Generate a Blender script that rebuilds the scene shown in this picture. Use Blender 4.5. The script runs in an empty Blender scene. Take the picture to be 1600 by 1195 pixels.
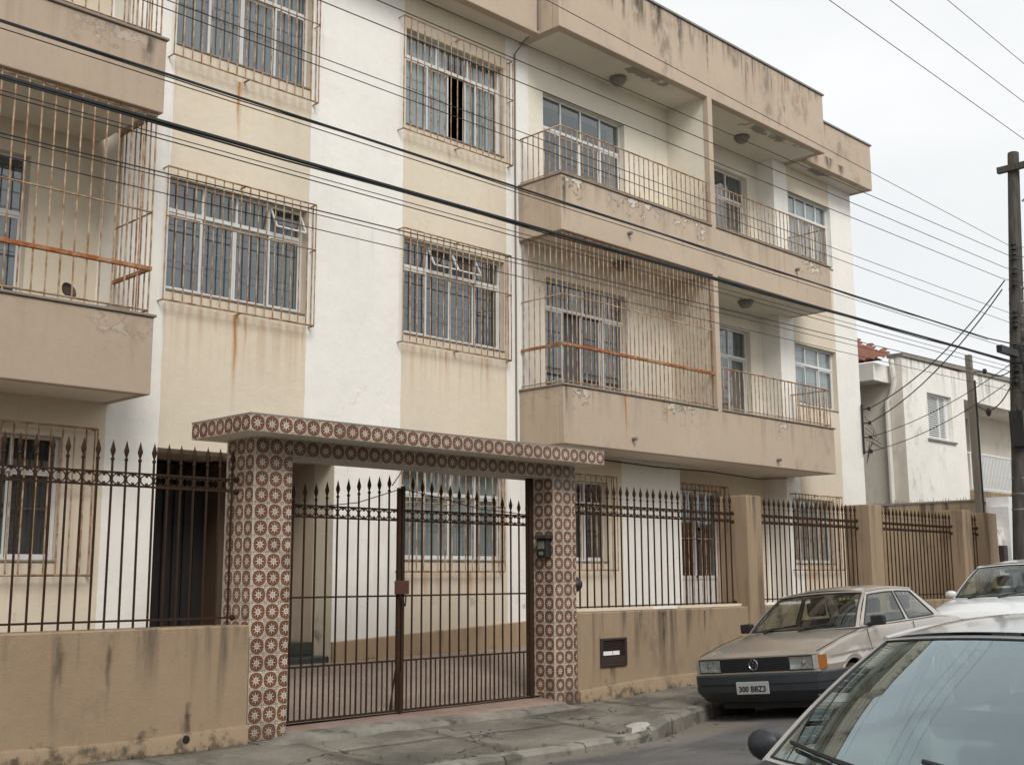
import bpy, bmesh, math, random
from mathutils import Vector, Matrix
R = math.radians
random.seed(7)
sc = bpy.context.scene
COL = sc.collection

# ------------------------------------------------------------------ camera
cam_data = bpy.data.cameras.new('camera')
cam = bpy.data.objects.new('camera', cam_data)
COL.objects.link(cam)
cam_data.sensor_fit = 'HORIZONTAL'; cam_data.sensor_width = 36
cam_data.lens = 36 * 1823.86 / 1600
cam_data.clip_start = 0.05; cam_data.clip_end = 3000
YAW, PIT, ROL = R(44.865), R(9.456), R(-0.273)
fw = Vector((math.cos(YAW) * math.cos(PIT), math.sin(YAW) * math.cos(PIT), math.sin(PIT)))
rt = Vector((math.sin(YAW), -math.cos(YAW), 0)); up = rt.cross(fw)
rt2 = rt * math.cos(ROL) + up * math.sin(ROL); up2 = up * math.cos(ROL) - rt * math.sin(ROL)
M3 = Matrix((rt2, up2, -fw)).transposed().to_4x4()
cam.matrix_world = Matrix.Translation((0, 0, 1.45)) @ M3
sc.camera = cam

# ------------------------------------------------------------------ overcast sky and soft sun
SUN_EL, SUN_AZ = R(42), R(206)          # azimuth clockwise from +Y
w = bpy.data.worlds.new('World'); sc.world = w; w.use_nodes = True
nt = w.node_tree; nt.nodes.clear()
wo = nt.nodes.new('ShaderNodeOutputWorld'); bg = nt.nodes.new('ShaderNodeBackground')
sky = nt.nodes.new('ShaderNodeTexSky'); sky.sky_type = 'NISHITA'; sky.sun_disc = False
sky.sun_elevation = SUN_EL; sky.sun_rotation = SUN_AZ; sky.dust_density = 6; sky.air_density = 1.5
hs = nt.nodes.new('ShaderNodeHueSaturation'); hs.inputs['Saturation'].default_value = 0.25
nt.links.new(sky.outputs[0], hs.inputs['Color'])
tc = nt.nodes.new('ShaderNodeTexCoord')
mp = nt.nodes.new('ShaderNodeMapping'); mp.inputs['Scale'].default_value = (1.2, 1.2, 3.0)
nt.links.new(tc.outputs['Generated'], mp.inputs[0])
nz = nt.nodes.new('ShaderNodeTexNoise'); nz.inputs['Scale'].default_value = 2.2; nz.inputs['Detail'].default_value = 6
nt.links.new(mp.outputs[0], nz.inputs['Vector'])
cr = nt.nodes.new('ShaderNodeValToRGB')
cr.color_ramp.elements[0].position = 0.3; cr.color_ramp.elements[0].color = (6.5, 6.68, 6.8, 1)
cr.color_ramp.elements[1].position = 0.7; cr.color_ramp.elements[1].color = (7.5, 7.6, 7.68, 1)
nt.links.new(nz.outputs[0], cr.inputs[0])
mx = nt.nodes.new('ShaderNodeMix'); mx.data_type = 'RGBA'; mx.inputs[0].default_value = 0.94
nt.links.new(hs.outputs[0], mx.inputs[6]); nt.links.new(cr.outputs[0], mx.inputs[7])
nt.links.new(mx.outputs[2], bg.inputs[0]); bg.inputs[1].default_value = 0.1
nt.links.new(bg.outputs[0], wo.inputs[0])
sd = bpy.data.lights.new('sun', 'SUN'); sd.energy = 1.5; sd.angle = R(25); sd.color = (1, 0.965, 0.92)
sun = bpy.data.objects.new('sun', sd); COL.objects.link(sun)
to_sun = Vector((math.sin(SUN_AZ) * math.cos(SUN_EL), math.cos(SUN_AZ) * math.cos(SUN_EL), math.sin(SUN_EL)))
sun.rotation_euler = (-to_sun).to_track_quat('-Z', 'Y').to_euler()
sun.location = (5, -10, 20)
sc.view_settings.view_transform = 'Standard'; sc.view_settings.look = 'None'
sc.view_settings.exposure = 0.45; sc.view_settings.gamma = 1; sc.view_settings.use_curve_mapping = False
sc.cycles.use_adaptive_sampling = True; sc.cycles.adaptive_threshold = 0.02; sc.cycles.max_bounces = 5; sc.cycles.diffuse_bounces = 3; sc.cycles.glossy_bounces = 3; sc.cycles.transparent_max_bounces = 12

# ------------------------------------------------------------------ node helpers
class V:
    def __init__(s, nt, sock): s.nt = nt; s.s = sock
    def m(s, op, b=None, c=None):
        n = s.nt.nodes.new('ShaderNodeMath'); n.operation = op
        for i, v in enumerate((s, b, c)):
            if v is None: continue
            if isinstance(v, V): s.nt.links.new(v.s, n.inputs[i])
            else: n.inputs[i].default_value = v
        return V(s.nt, n.outputs[0])
    def __add__(s, b): return s.m('ADD', b)
    __radd__ = __add__
    def __sub__(s, b): return s.m('SUBTRACT', b)
    def __rsub__(s, b): return (s * -1) + b
    def __mul__(s, b): return s.m('MULTIPLY', b)
    __rmul__ = __mul__
    def __truediv__(s, b): return s.m('DIVIDE', b)
    def abs(s): return s.m('ABSOLUTE')
    def gt(s, b): return s.m('GREATER_THAN', b)
    def lt(s, b): return s.m('LESS_THAN', b)
    def mx(s, b): return s.m('MAXIMUM', b)
    def mn(s, b): return s.m('MINIMUM', b)
    def ramp(s, a, b):                       # smooth 0..1 between a and b (a may exceed b)
        n = s.nt.nodes.new('ShaderNodeMapRange'); n.interpolation_type = 'SMOOTHSTEP'
        inv = a > b
        lo, hi = (b, a) if inv else (a, b)
        n.inputs['From Min'].default_value = lo; n.inputs['From Max'].default_value = hi
        n.inputs['To Min'].default_value = 1 if inv else 0; n.inputs['To Max'].default_value = 0 if inv else 1
        s.nt.links.new(s.s, n.inputs['Value']); return V(s.nt, n.outputs['Result'])

class MatB:
    def __init__(s, name):
        s.mat = bpy.data.materials.new(name); s.mat.use_nodes = True
        s.nt = s.mat.node_tree; s.p = s.nt.nodes['Principled BSDF']
        s.tc = s.nt.nodes.new('ShaderNodeTexCoord')
        sx = s.nt.nodes.new('ShaderNodeSeparateXYZ'); s.nt.links.new(s.tc.outputs['Object'], sx.inputs[0])
        s.x, s.y, s.z = (V(s.nt, sx.outputs[i]) for i in range(3))
    def noise(s, scale, detail=4, stretch=(1, 1, 1), off=(0, 0, 0), rough=0.55):
        key = (scale, detail, stretch, off, rough)
        if not hasattr(s, 'cache'): s.cache = {}
        if key in s.cache: return s.cache[key]
        s.cache[key] = r_ = s._noise(scale, detail, stretch, off, rough); return r_
    def _noise(s, scale, detail, stretch, off, rough):
        mpn = s.nt.nodes.new('ShaderNodeMapping')
        mpn.inputs['Scale'].default_value = stretch; mpn.inputs['Location'].default_value = off
        s.nt.links.new(s.tc.outputs['Object'], mpn.inputs[0])
        n = s.nt.nodes.new('ShaderNodeTexNoise'); n.inputs['Scale'].default_value = scale
        n.inputs['Detail'].default_value = detail; n.inputs['Roughness'].default_value = rough
        s.nt.links.new(mpn.outputs[0], n.inputs['Vector']); return V(s.nt, n.outputs[0])
    def voro(s, scale, feature='F1', warp=0):
        n = s.nt.nodes.new('ShaderNodeTexVoronoi'); n.feature = feature; n.inputs['Scale'].default_value = scale
        if warp:
            nn = s.nt.nodes.new('ShaderNodeTexNoise'); nn.inputs['Scale'].default_value = 2.5
            s.nt.links.new(s.tc.outputs['Object'], nn.inputs['Vector'])
            a = s.nt.nodes.new('ShaderNodeVectorMath'); a.operation = 'MULTIPLY_ADD'
            a.inputs[1].default_value = (warp,) * 3
            s.nt.links.new(nn.outputs[1], a.inputs[0]); s.nt.links.new(s.tc.outputs['Object'], a.inputs[2])
            s.nt.links.new(a.outputs[0], n.inputs['Vector'])
        else: s.nt.links.new(s.tc.outputs['Object'], n.inputs['Vector'])
        return V(s.nt, n.outputs['Distance'])
    def rnd(s):
        n = s.nt.nodes.new('ShaderNodeObjectInfo'); return V(s.nt, n.outputs['Random'])
    def col(s, c):
        n = s.nt.nodes.new('ShaderNodeRGB'); n.outputs[0].default_value = (*c, 1); return n.outputs[0]
    def mix(s, f, a, b, mode='MIX'):
        n = s.nt.nodes.new('ShaderNodeMix'); n.data_type = 'RGBA'; n.blend_type = mode
        for i, v in ((0, f), (6, a), (7, b)):
            if isinstance(v, V): s.nt.links.new(v.s, n.inputs[i])
            elif isinstance(v, (int, float)): n.inputs[i].default_value = v
            elif isinstance(v, tuple): n.inputs[i].default_value = (*v, 1)
            else: s.nt.links.new(v, n.inputs[i])
        return n.outputs[2]
    def scale(s, c, v):                       # colour times value
        n = s.nt.nodes.new('ShaderNodeVectorMath'); n.operation = 'SCALE'
        if isinstance(c, tuple): n.inputs[0].default_value = c
        else: s.nt.links.new(c, n.inputs[0])
        s.nt.links.new(v.s, n.inputs['Scale']); return n.outputs[0]
    def done(s, c=None, rough=0.8, metal=0.0, bump=None, bs=0.3, bd=0.01, spec=None, coat=0.0):
        if c is not None:
            if isinstance(c, tuple): s.p.inputs['Base Color'].default_value = (*c, 1)
            else: s.nt.links.new(c, s.p.inputs['Base Color'])
        if isinstance(rough, V): s.nt.links.new(rough.s, s.p.inputs['Roughness'])
        else: s.p.inputs['Roughness'].default_value = rough
        s.p.inputs['Metallic'].default_value = metal
        s.p.inputs['Coat Weight'].default_value = coat; s.p.inputs['Coat Roughness'].default_value = 0.08
        if spec is not None: s.p.inputs['Specular IOR Level'].default_value = spec
        if bump is not None:
            b = s.nt.nodes.new('ShaderNodeBump'); b.inputs['Strength'].default_value = bs; b.inputs['Distance'].default_value = bd
            s.nt.links.new(bump.s, b.inputs['Height']); s.nt.links.new(b.outputs[0], s.p.inputs['Normal'])
        return s.mat
    def streak(s, x0, zt, ln, wd):
        """stain running down from (x0, zt): mask 0..1"""
        wob = (s.noise(3, 2) - 0.5) * 0.05
        t = (zt - s.z) / ln
        half = (1.0 - t.mn(1.0).mx(0.0) * 0.45) * wd
        a = ((s.x - x0 + wob).abs() / half).ramp(1.0, 0.1)
        fade = t.ramp(1.0, 0.15) * s.z.lt(zt + 0.005)
        return a * fade

def simple(name, c, rough=0.6, metal=0.0, vary=0.12, scale=8, bs=0.0, coat=0.0, spec=None):
    b = MatB(name)
    n = b.noise(scale, 5)
    c2 = b.scale(c, n * (2 * vary) + (1 - vary))
    return b.done(c2, rough, metal, b.noise(scale * 12, 3) if bs else None, bs, 0.004, spec, coat)

# ------------------------------------------------------------------ materials
CREAM = (0.69, 0.61, 0.485); WHITE = (0.83, 0.81, 0.755); TAN = (0.505, 0.41, 0.315)
def facade_material():
    b = MatB('facade_plaster')
    edge = (b.noise(2.5, 5, (1, 1, 1)) - 0.5) * 0.035
    x = b.x + edge
    m = None
    for a, c in ((5.80, 6.425), (8.38, 9.93), (11.95, 12.45), (19.40, 19.95), (21.58, 22.6)):
        k = x.gt(a) * x.lt(c); m = k if m is None else m + k
    g = x.gt(14.55) * x.lt(16.1) * b.z.lt(3.35)
    m = (m + g).mn(1.0) * (1.0 - x.gt(8.3) * x.lt(8.868) * b.z.lt(2.96))
    c = b.mix(x.gt(12.4) * x.lt(19.42) * b.z.gt(3.3), CREAM, (0.77, 0.72, 0.61))
    c = b.mix(m, c, WHITE)
    big = b.noise(0.7, 5, (1, 1, .6)); fine = b.noise(9, 6)
    c = b.scale(c, (big - 0.5) * 0.20 + (fine - 0.5) * 0.09 + (b.noise(.33, 3, (1, 1, 1.4), (8, 1, 2)).ramp(.47, .53) - .5) * .035 + 1.0)
    # vertical rain streaks
    st = b.noise(2.2, 5, (4, 4, 0.25)).ramp(0.56, 0.78) * b.noise(0.5, 3, (1, 1, 1), (9, 0, 3)).ramp(0.4, 0.65)
    c = b.mix(st * 0.30, c, (0.33, 0.27, 0.19))
    # rust running down from the grilles
    for x0, zt, ln, wd, k in ((7.36, 4.56, 0.95, .030, .75), (7.36, 4.56, 1.35, .07, .35), (7.51, 4.55, .5, .03, .4), (7.1, 4.55, .45, .05, .22), (6.9, 4.55, .5, .06, .16),
                              (7.30, 7.50, .75, .028, .7), (7.31, 7.50, 1.0, .06, .3), (7.9, 7.49, .4, .05, .15), (10.75, 4.56, .35, .03, .45), (10.55, 4.56, .5, .03, .3), (11.45, 4.57, .35, .03, .35),
                              (10.3, 4.56, .35, .05, .22), (11.55, 4.57, .5, .03, .35), (10.8, 7.54, .3, .04, .25), (6.43, 4.55, .5, .03, .2), (8.33, 4.55, .6, .03, .22), (10.4, 1.53, .4, .1, .3), (11.2, 1.53, .45, .12, .3), (20.3, 1.55, .35, .2, .3)):
        c = b.mix(b.streak(x0, zt, ln, wd) * (b.noise(14, 3, (1, 1, .3)).ramp(.2, .5)) * min(1, k * 1.35), c, (0.46, 0.19, 0.04))
    for xa, xb, zt, ln, k in ((6.4, 8.4, 4.56, 1.1, .30), (9.95, 11.95, 4.57, .9, .28), (6.4, 8.4, 7.5, .7, .22), (9.95, 11.95, 7.56, .5, .18), (9.95, 11.9, 1.52, .6, .3), (3.8, 5.6, 1.48, .5, .25), (19.6, 21.3, 1.55, .5, .3)):
        t = (zt - b.z) / ln
        mk = b.x.gt(xa) * b.x.lt(xb) * t.ramp(1.0, 0.0) * t.gt(0.0) * b.noise(2.6, 5, (4, 1, .12), (5, 0, 1)).ramp(.42, .68)
        c = b.mix(mk * k, c, (0.42, 0.21, 0.075))
    # grey mould blotches near the ground
    lo = b.z.ramp(1.55, 0.75) * b.noise(5, 6, (1, 1, .8)).ramp(0.58, 0.72) * b.noise(.8, 3, (1, 1, 1), (4, 0, 0)).ramp(.45, .6)
    c = b.mix(lo * 0.75, c, (0.16, 0.15, 0.13))
    # hairline cracks
    ck = b.voro(0.55, 'DISTANCE_TO_EDGE', 0.9).ramp(0.006, 0.001) * b.noise(0.6, 2, (1, 1, 1), (2, 0, 7)).ramp(.56, .62)
    c = b.mix(ck * 0.15, c, (0.2, 0.17, 0.13))
    return b.done(c, 0.9, 0, b.noise(60, 4) + b.noise(5, 4) * 3.0, 0.30, 0.012, 0.2)

def tan_material(name, ztop, streaks=0.5, peel=0.0, base=TAN, zlow=None, mould=0.0, xs=(), stip=0.25, peels=((4, .5),)):
    b = MatB(name)
    big = b.noise(0.9, 5); fine = b.noise(11, 6)
    c = b.scale(base, (big - 0.5) * 0.25 + (fine - 0.5) * 0.12 + 1.0)
    d = ztop - b.z
    st = b.noise(1.9, 7, (3.2, 3.2, 0.22), (3, 0, 0), .62).ramp(0.46, 0.70)
    lenm = b.noise(0.55, 3, (2.5, 2.5, 0.0), (1, 5, 0)).ramp(0.3, 0.75)
    fall = (d / (lenm * 1.3 + 0.10)).ramp(1.0, 0.0)
    c = b.mix(st * fall * streaks, c, (0.085, 0.07, 0.055))
    grim = b.noise(2.6, 7, (1.2, 1.2, .7), (11, 3, 5), .65).ramp(.50, .72) * b.noise(.5, 2, (1, 1, .5), (0, 7, 0)).ramp(.40, .60)
    c = b.mix(grim * (.14 + .42 * streaks), c, (0.14, 0.115, 0.09))
    if peel:
        top = d.ramp(0.42, 0.05)
        p = b.noise(4.5, 6, (1, 1, 1.6), (0, 8, 0), 0.62)
        where = None
        for cx_, hw_ in peels:
            kx = (b.x - cx_).abs().ramp(hw_, hw_ * .5); where = kx if where is None else where.mx(kx)
        pm = (p + top * 0.10).ramp(0.645, 0.655) * top.ramp(0.05, 0.4) * where
        rim = (p + top * 0.10).ramp(0.60, 0.63) * top.ramp(0.05, 0.4) * where
        c = b.mix(rim * peel, c, (0.16, 0.11, 0.07))
        c = b.mix(pm * peel, c, (0.66, 0.62, 0.54))
    if mould:
        lo = (b.z - (zlow or 0)).ramp(0.34, 0.0)
        mm = (b.noise(4, 7, (1, 1, 1), (0, 2, 0), .65) + lo * 0.16).ramp(0.60, 0.76) * lo.ramp(0.0, 0.35)
        c = b.mix(mm * mould, c, (0.055, 0.05, 0.036))
    for x0, zt, ln, wd, k, kind in xs:
        cc = (0.40, 0.16, 0.042) if kind == 'r' else (0.05, 0.045, 0.038)
        c = b.mix(b.streak(x0, zt, ln, wd) * (b.noise(9, 5, (1, 1, .35)).ramp(.36, .56) if kind == 'k' else b.noise(9, 5, (1, 1, .35)).ramp(.2, .5)) * k, c, cc)
    ck = b.voro(0.9, 'DISTANCE_TO_EDGE', 0.8).ramp(0.005, 0.001) * b.noise(0.9, 2, (1, 1, 1), (6, 0, 1)).ramp(.54, .6)
    c = b.mix(ck * 0.2, c, (0.09, 0.07, 0.05))
    return b.done(c, 0.92, 0, b.noise(85, 4, rough=.7) + b.noise(14, 3) * .6, stip, 0.012, 0.2)

MT = {}
MT['facade'] = facade_material()
MT['parapet'] = tan_material('parapet_paint', 10.82, 1.0, 0, xs=[(16.05, 10.8, 1.1, .05, .9, 'k'), (13.75, 10.84, .8, .10, .8, 'k'), (14.1, 10.84, .75, .22, .8, 'k'), (14.6, 10.84, .95, .25, .8, 'k'), (15.25, 10.84, 1.0, .18, .75, 'k'), (15.6, 10.84, .6, .2, .5, 'k'), (13.1, 10.8, .5, .2, .5, 'k'), (16.9, 10.84, .7, .2, .6, 'k'), (17.9, 10.84, .8, .12, .6, 'k'), (12.28, 10.8, 1.1, .06, .8, 'k'), (20.3, 9.95, .4, .2, .9, 'k'), (20.8, 9.9, .35, .25, .9, 'k'), (21.3, 9.85, .3, .2, .8, 'k'), (18.5, 10.2, .7, .04, .9, 'k'), (17.3, 10.7, .6, .05, .6, 'k')])
MT['band2'] = tan_material('balcony_paint_second_storey', 4.15, 0.28, 0.85, peels=((12.5, .35), (15.0, .6), (18.0, .25)), xs=[(13.6, 4.15, .85, .035, .9, 'r'), (12.85, 4.15, .4, .03, .5, 'r'), (14.62, 4.15, .5, .03, .8, 'r'), (12.26, 4.15, .5, .06, .6, 'k'), (5.7, 4.15, .3, .1, .5, 'k')])
MT['band3'] = tan_material('balcony_paint_third_storey', 7.30, 0.28, 0.9, peels=((12.5, .3), (13.9, .8), (15.4, .6), (19.2, .5)), xs=[(18.7, 7.1, .6, .03, .9, 'r'), (12.27, 7.28, .75, .08, .9, 'k'), (5.7, 7.2, .5, .15, .6, 'k')])
MT['bandleft'] = tan_material('balcony_paint_left', 4.15, 0.15, 0.35, peels=((5.5, .45),), base=(0.45, 0.355, 0.27))
MT['bandleftup'] = tan_material('balcony_paint_left_upper', 7.22, 0.25, 0.4, peels=((5.2, .5),), base=(0.45, 0.355, 0.27), xs=[(5.62, 7.22, .45, .14, .8, 'k'), (5.1, 7.22, .2, .3, .4, 'k')])
MT['divider'] = tan_material('divider_paint_and_entry_shade', 99, 0, 0)
MT['soffit'] = tan_material('soffit_plaster', 99, 0, 0, base=(0.70, 0.645, 0.55))
def flaking():
    b = MatB('flaking_soffit'); c = b.scale((0.70, 0.645, 0.55), b.noise(1.2, 5) * .3 + .85)
    n = b.noise(3.2, 7, (1, 1, 1), (3, 1, 0), .65)
    for cx, hw in ((18.3, 1.2), (14.6, .7), (20.8, .7)):
        k = (b.x - cx).abs().ramp(hw, hw * .4) * (b.y - (11.3 if cx < 20 else 11.7)).abs().ramp(.26, .06)
        c = b.mix((n + k * .22).ramp(.62, .72) * k.gt(.02) * .75, c, (0.17, 0.145, 0.115))
    return b.done(c, .9, 0, b.noise(40, 4), .3, .01)
MT['flaking'] = flaking()
MT['wall'] = tan_material('boundary_wall_render', 1.02, 0.85, 0, base=(0.345, 0.255, 0.17), zlow=0.0, mould=0.8, stip=0.6,
                          xs=[(4.62, 1.0, .75, .045, .7, 'k'), (4.2, 1.0, .9, .09, .6, 'k'), (5.33, .40, .36, .09, .8, 'k'), (5.37, .30, .24, .05, .8, 'k'), (12.02, 1.0, .85, .06, .8, 'k'), (11.55, 1.0, .4, .03, .8, 'k'), (11.65, 1.0, .3, .03, .8, 'k'), (12.9, 1.0, .4, .04, .7, 'k'), (11.0, .38, .3, .12, .6, 'k')])
MT['plinth'] = tan_material('plinth_render', 0.85, 0.6, 0, base=(0.42, 0.31, 0.20), zlow=0.25, mould=0.8, stip=.6)
MT['sidewall'] = tan_material('side_wall_render', 2.8, 1.0, 0, base=(0.42, 0.33, 0.225), stip=.5)
MT['house'] = tan_material('house_white_paint', 6.4, 0.65, 0, base=(0.83, 0.805, 0.745), zlow=2.9, mould=.5)
MT['housecream'] = tan_material('house_cream_paint', 6.4, 0.1, 0, base=(0.80, 0.75, 0.65))
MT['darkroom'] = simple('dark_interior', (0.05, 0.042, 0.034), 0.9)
MT['doorshade'] = simple('doorway_shade_black', (0.010, 0.0075, 0.006), 0.7)  # near-black tone puts the deep porch shade into the door's colour
MT['entry'] = simple('entry_brown_plaster', (0.07, 0.042, 0.022), 0.85)
MT['alu'] = simple('aluminium_frame', (0.72, 0.72, 0.70), 0.45, 0.1, 0.08)
MT['coping'] = simple('grey_coping', (0.24, 0.23, 0.215), 0.6, 0.1, 0.25)
MT['ledge'] = simple('stone_ledge', (0.25, 0.215, 0.18), 0.8, 0, 0.4, 6)
MT['black'] = simple('black_plastic', (0.018, 0.018, 0.019), 0.5, 0, 0.2, 20)
MT['wire'] = simple('black_wire', (0.012, 0.012, 0.013), 0.6)
MT['rubber'] = simple('tyre_rubber', (0.016, 0.016, 0.016), 0.85)
MT['chrome'] = simple('worn_chrome', (0.55, 0.55, 0.55), 0.25, 1.0)
MT['seat'] = simple('grey_seat_cloth', (0.05, 0.052, 0.056), 0.9)
MT['bumper'] = simple('dark_bumper_plastic', (0.022, 0.026, 0.030), 0.45, 0, 0.15, 6)
MT['amber'] = simple('amber_lens', (0.30, 0.10, 0.016), 0.25, coat=.6)
MT['lens'] = simple('headlamp_lens', (0.55, 0.56, 0.53), 0.14, 0.55, 0.25, 25, coat=.8)
MT['plate'] = simple('grey_plate', (0.36, 0.36, 0.35), 0.5, 0, .15)
MT['plastic_box'] = simple('dark_brown_metal_box', (0.05, 0.035, 0.028), 0.55, .2, .3)
MT['conduit'] = simple('grey_conduit', (0.20, 0.19, 0.17), 0.7)
MT['paper'] = simple('white_paper', (0.8, 0.8, 0.77), 0.8)
MT['curt_blue'] = simple('slate_curtain', (0.15, 0.165, 0.18), 0.9, 0, 0.35, 3)
MT['curt_grey'] = simple('grey_striped_curtain', (0.30, 0.30, 0.285), 0.9, 0, 0.4, 3)
MT['curt_smoke'] = simple('smoke_curtain', (0.105, 0.11, 0.112), 0.9, 0, 0.4, 3)
MT['curt_pale'] = simple('pale_curtain', (0.62, 0.61, 0.57), 0.9, 0, 0.25, 3)
MT['curt_dark'] = simple('dark_curtain', (0.12, 0.13, 0.14), 0.9, 0, 0.3, 3)
MT['shutter'] = simple('white_shutter_paint', (0.72, 0.73, 0.72), 0.6, 0, .1)
MT['whitegate'] = simple('white_gate_paint', (0.74, 0.75, 0.74), 0.5, 0, .15)
MT['rooftile'] = simple('clay_roof_tile', (0.20, 0.075, 0.045), 0.85, 0, 0.5, 5)
MT['lamp'] = simple('dusty_lamp_glass', (0.20, 0.185, 0.16), 0.4, 0, 0.3)
MT['marble'] = simple('dark_green_step_stone', (0.045, 0.055, 0.047), 0.35, 0, 0.5, 6)

def bar_material(name, paint, rust, th):
    b = MatB(name)
    ox = b.rnd() * 30.0
    n = b.nt.nodes.new('ShaderNodeTexNoise'); n.noise_dimensions = '4D'
    n.inputs['Scale'].default_value = 7; n.inputs['Detail'].default_value = 6; n.inputs['Roughness'].default_value = .65
    b.nt.links.new(b.tc.outputs['Object'], n.inputs['Vector']); b.nt.links.new(ox.s, n.inputs['W'])
    f = V(b.nt, n.outputs[0]).ramp(th - .16, th + .16)
    g = b.noise(60, 3)
    c = b.mix(f, paint, b.mix(g.ramp(.3, .7), rust, (rust[0] * 2.1, rust[1] * 1.8, rust[2] * 1.3)))
    return b.done(c, 0.85, 0, b.noise(120, 3), .25, .004, .15)
MT['rustbar'] = bar_material('rusty_beige_bar', (0.50, 0.40, 0.285), (0.165, 0.080, 0.038), 0.50)
MT['rustrail'] = bar_material('rusty_rail', (0.45, 0.32, 0.2), (0.20, 0.07, 0.025), 0.44)
MT['iron'] = bar_material('brown_fence_iron', (0.036, 0.022, 0.0145), (0.036, 0.0175, 0.010), 0.60)

def glass_material(name, tint, refl0=0.06, rough=0.02, pw=4.0, gcol=(.95, .96, .95)):
    m = bpy.data.materials.new(name); m.use_nodes = True; nt = m.node_tree; nt.nodes.clear()
    o = nt.nodes.new('ShaderNodeOutputMaterial'); mx = nt.nodes.new('ShaderNodeMixShader')
    tr = nt.nodes.new('ShaderNodeBsdfTransparent'); tr.inputs[0].default_value = (*tint, 1)
    gl = nt.nodes.new('ShaderNodeBsdfGlossy'); gl.inputs['Roughness'].default_value = rough
    gl.inputs[0].default_value = (*gcol, 1)
    lw = nt.nodes.new('ShaderNodeLayerWeight'); lw.inputs[0].default_value = 0.5
    f = V(nt, lw.outputs['Facing']).m('POWER', pw) * 0.8 + refl0
    nt.links.new(f.s, mx.inputs[0]); nt.links.new(tr.outputs[0], mx.inputs[1]); nt.links.new(gl.outputs[0], mx.inputs[2])
    nt.links.new(mx.outputs[0], o.inputs[0]); return m
MT['glass'] = glass_material('window_glass', (0.80, 0.84, 0.86), 0.10)
MT['carglass'] = glass_material('car_glass', (0.70, 0.77, 0.74), 0.07, .02, 4.0)
MT['glareglass'] = glass_material('glare_tinted_car_glass', (0.30, 0.39, 0.39), 0.22, .0, 2.8, (.74, .87, .91))  # reflectance raised and tinted, building the angled sky glare into the glass

def tile_material():
    b = MatB('painted_tile')
    x = b.x / 0.074; z = b.z / 0.074
    r = (x * x + z * z).m('SQRT'); th = z.m('ARCTAN2', x)
    c8 = (th * 8.0).m('COSINE'); c16 = (th * 16.0).m('COSINE')
    sq = x.abs().mx(z.abs())
    rr = r * 0.75 + sq * 0.25
    disc = rr.ramp(0.97, 0.93)
    n = b.noise(18, 4)
    base = b.mix(n.ramp(.3, .7), (0.46, 0.415, 0.34), (0.55, 0.50, 0.415))
    brown = b.mix(n.ramp(.35, .65), (0.115, 0.040, 0.019), (0.165, 0.058, 0.028))
    c = b.mix(disc, base, brown)
    corner = ((x.abs() - 0.86).abs() + (z.abs() - 0.86).abs()).ramp(0.16, 0.10)
    c = b.mix(corner * 0.7, c, (0.16, 0.10, 0.08))
    s4 = (th * 4.0).m('SINE').abs() * r
    lace = ((r - 0.76).abs()).ramp(0.07, 0.03) * c16.ramp(0.35, 0.7)
    c = b.mix(lace * 0.6, c, (0.52, 0.43, 0.33))
    cream = (0.74, 0.68, 0.57)
    spoke = s4.ramp(0.115, 0.07) * r.ramp(0.66, 0.60) * r.gt(0.2)
    tip = s4.ramp(0.21, 0.15) * ((r - 0.50).abs()).ramp(0.075, 0.045)
    ringm = ((r - 0.29).abs()).ramp(0.055, 0.03)
    c = b.mix(spoke.mx(tip).mx(ringm), c, cream)
    hub = r.ramp(0.25, 0.21)
    c = b.mix(hub, c, (0.15, 0.15, 0.17))
    cross = (x.abs().mn(z.abs())).ramp(0.06, 0.03) * r.lt(0.26)
    c = b.mix(cross * .8, c, (0.62, 0.58, 0.5))
    geo = b.nt.nodes.new('ShaderNodeNewGeometry'); gn = b.nt.nodes.new('ShaderNodeTexNoise'); gn.inputs['Scale'].default_value = 2.2; gn.inputs['Detail'].default_value = 7; gn.inputs['Roughness'].default_value = .65
    b.nt.links.new(geo.outputs['Position'], gn.inputs['Vector']); dirt = V(b.nt, gn.outputs[0])
    c = b.mix(dirt.ramp(.50, .74) * .45, c, (0.11, 0.07, 0.045))
    gx = b.nt.nodes.new('ShaderNodeSeparateXYZ'); b.nt.links.new(geo.outputs['Position'], gx.inputs[0])
    low = V(b.nt, gx.outputs[2]).ramp(.45, .0)
    c = b.mix(low * dirt.ramp(.35, .6) * .6, c, (0.11, 0.085, 0.06))
    c = b.scale(c, b.rnd() * 0.30 + 0.82)
    return b.done(c, b.noise(9, 3) * .3 + .18, 0, b.noise(30, 2), .08, .003)
MT['tile'] = tile_material()
MT['grout'] = simple('pale_grout', (0.42, 0.40, 0.36), 0.9, 0, .3)

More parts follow.
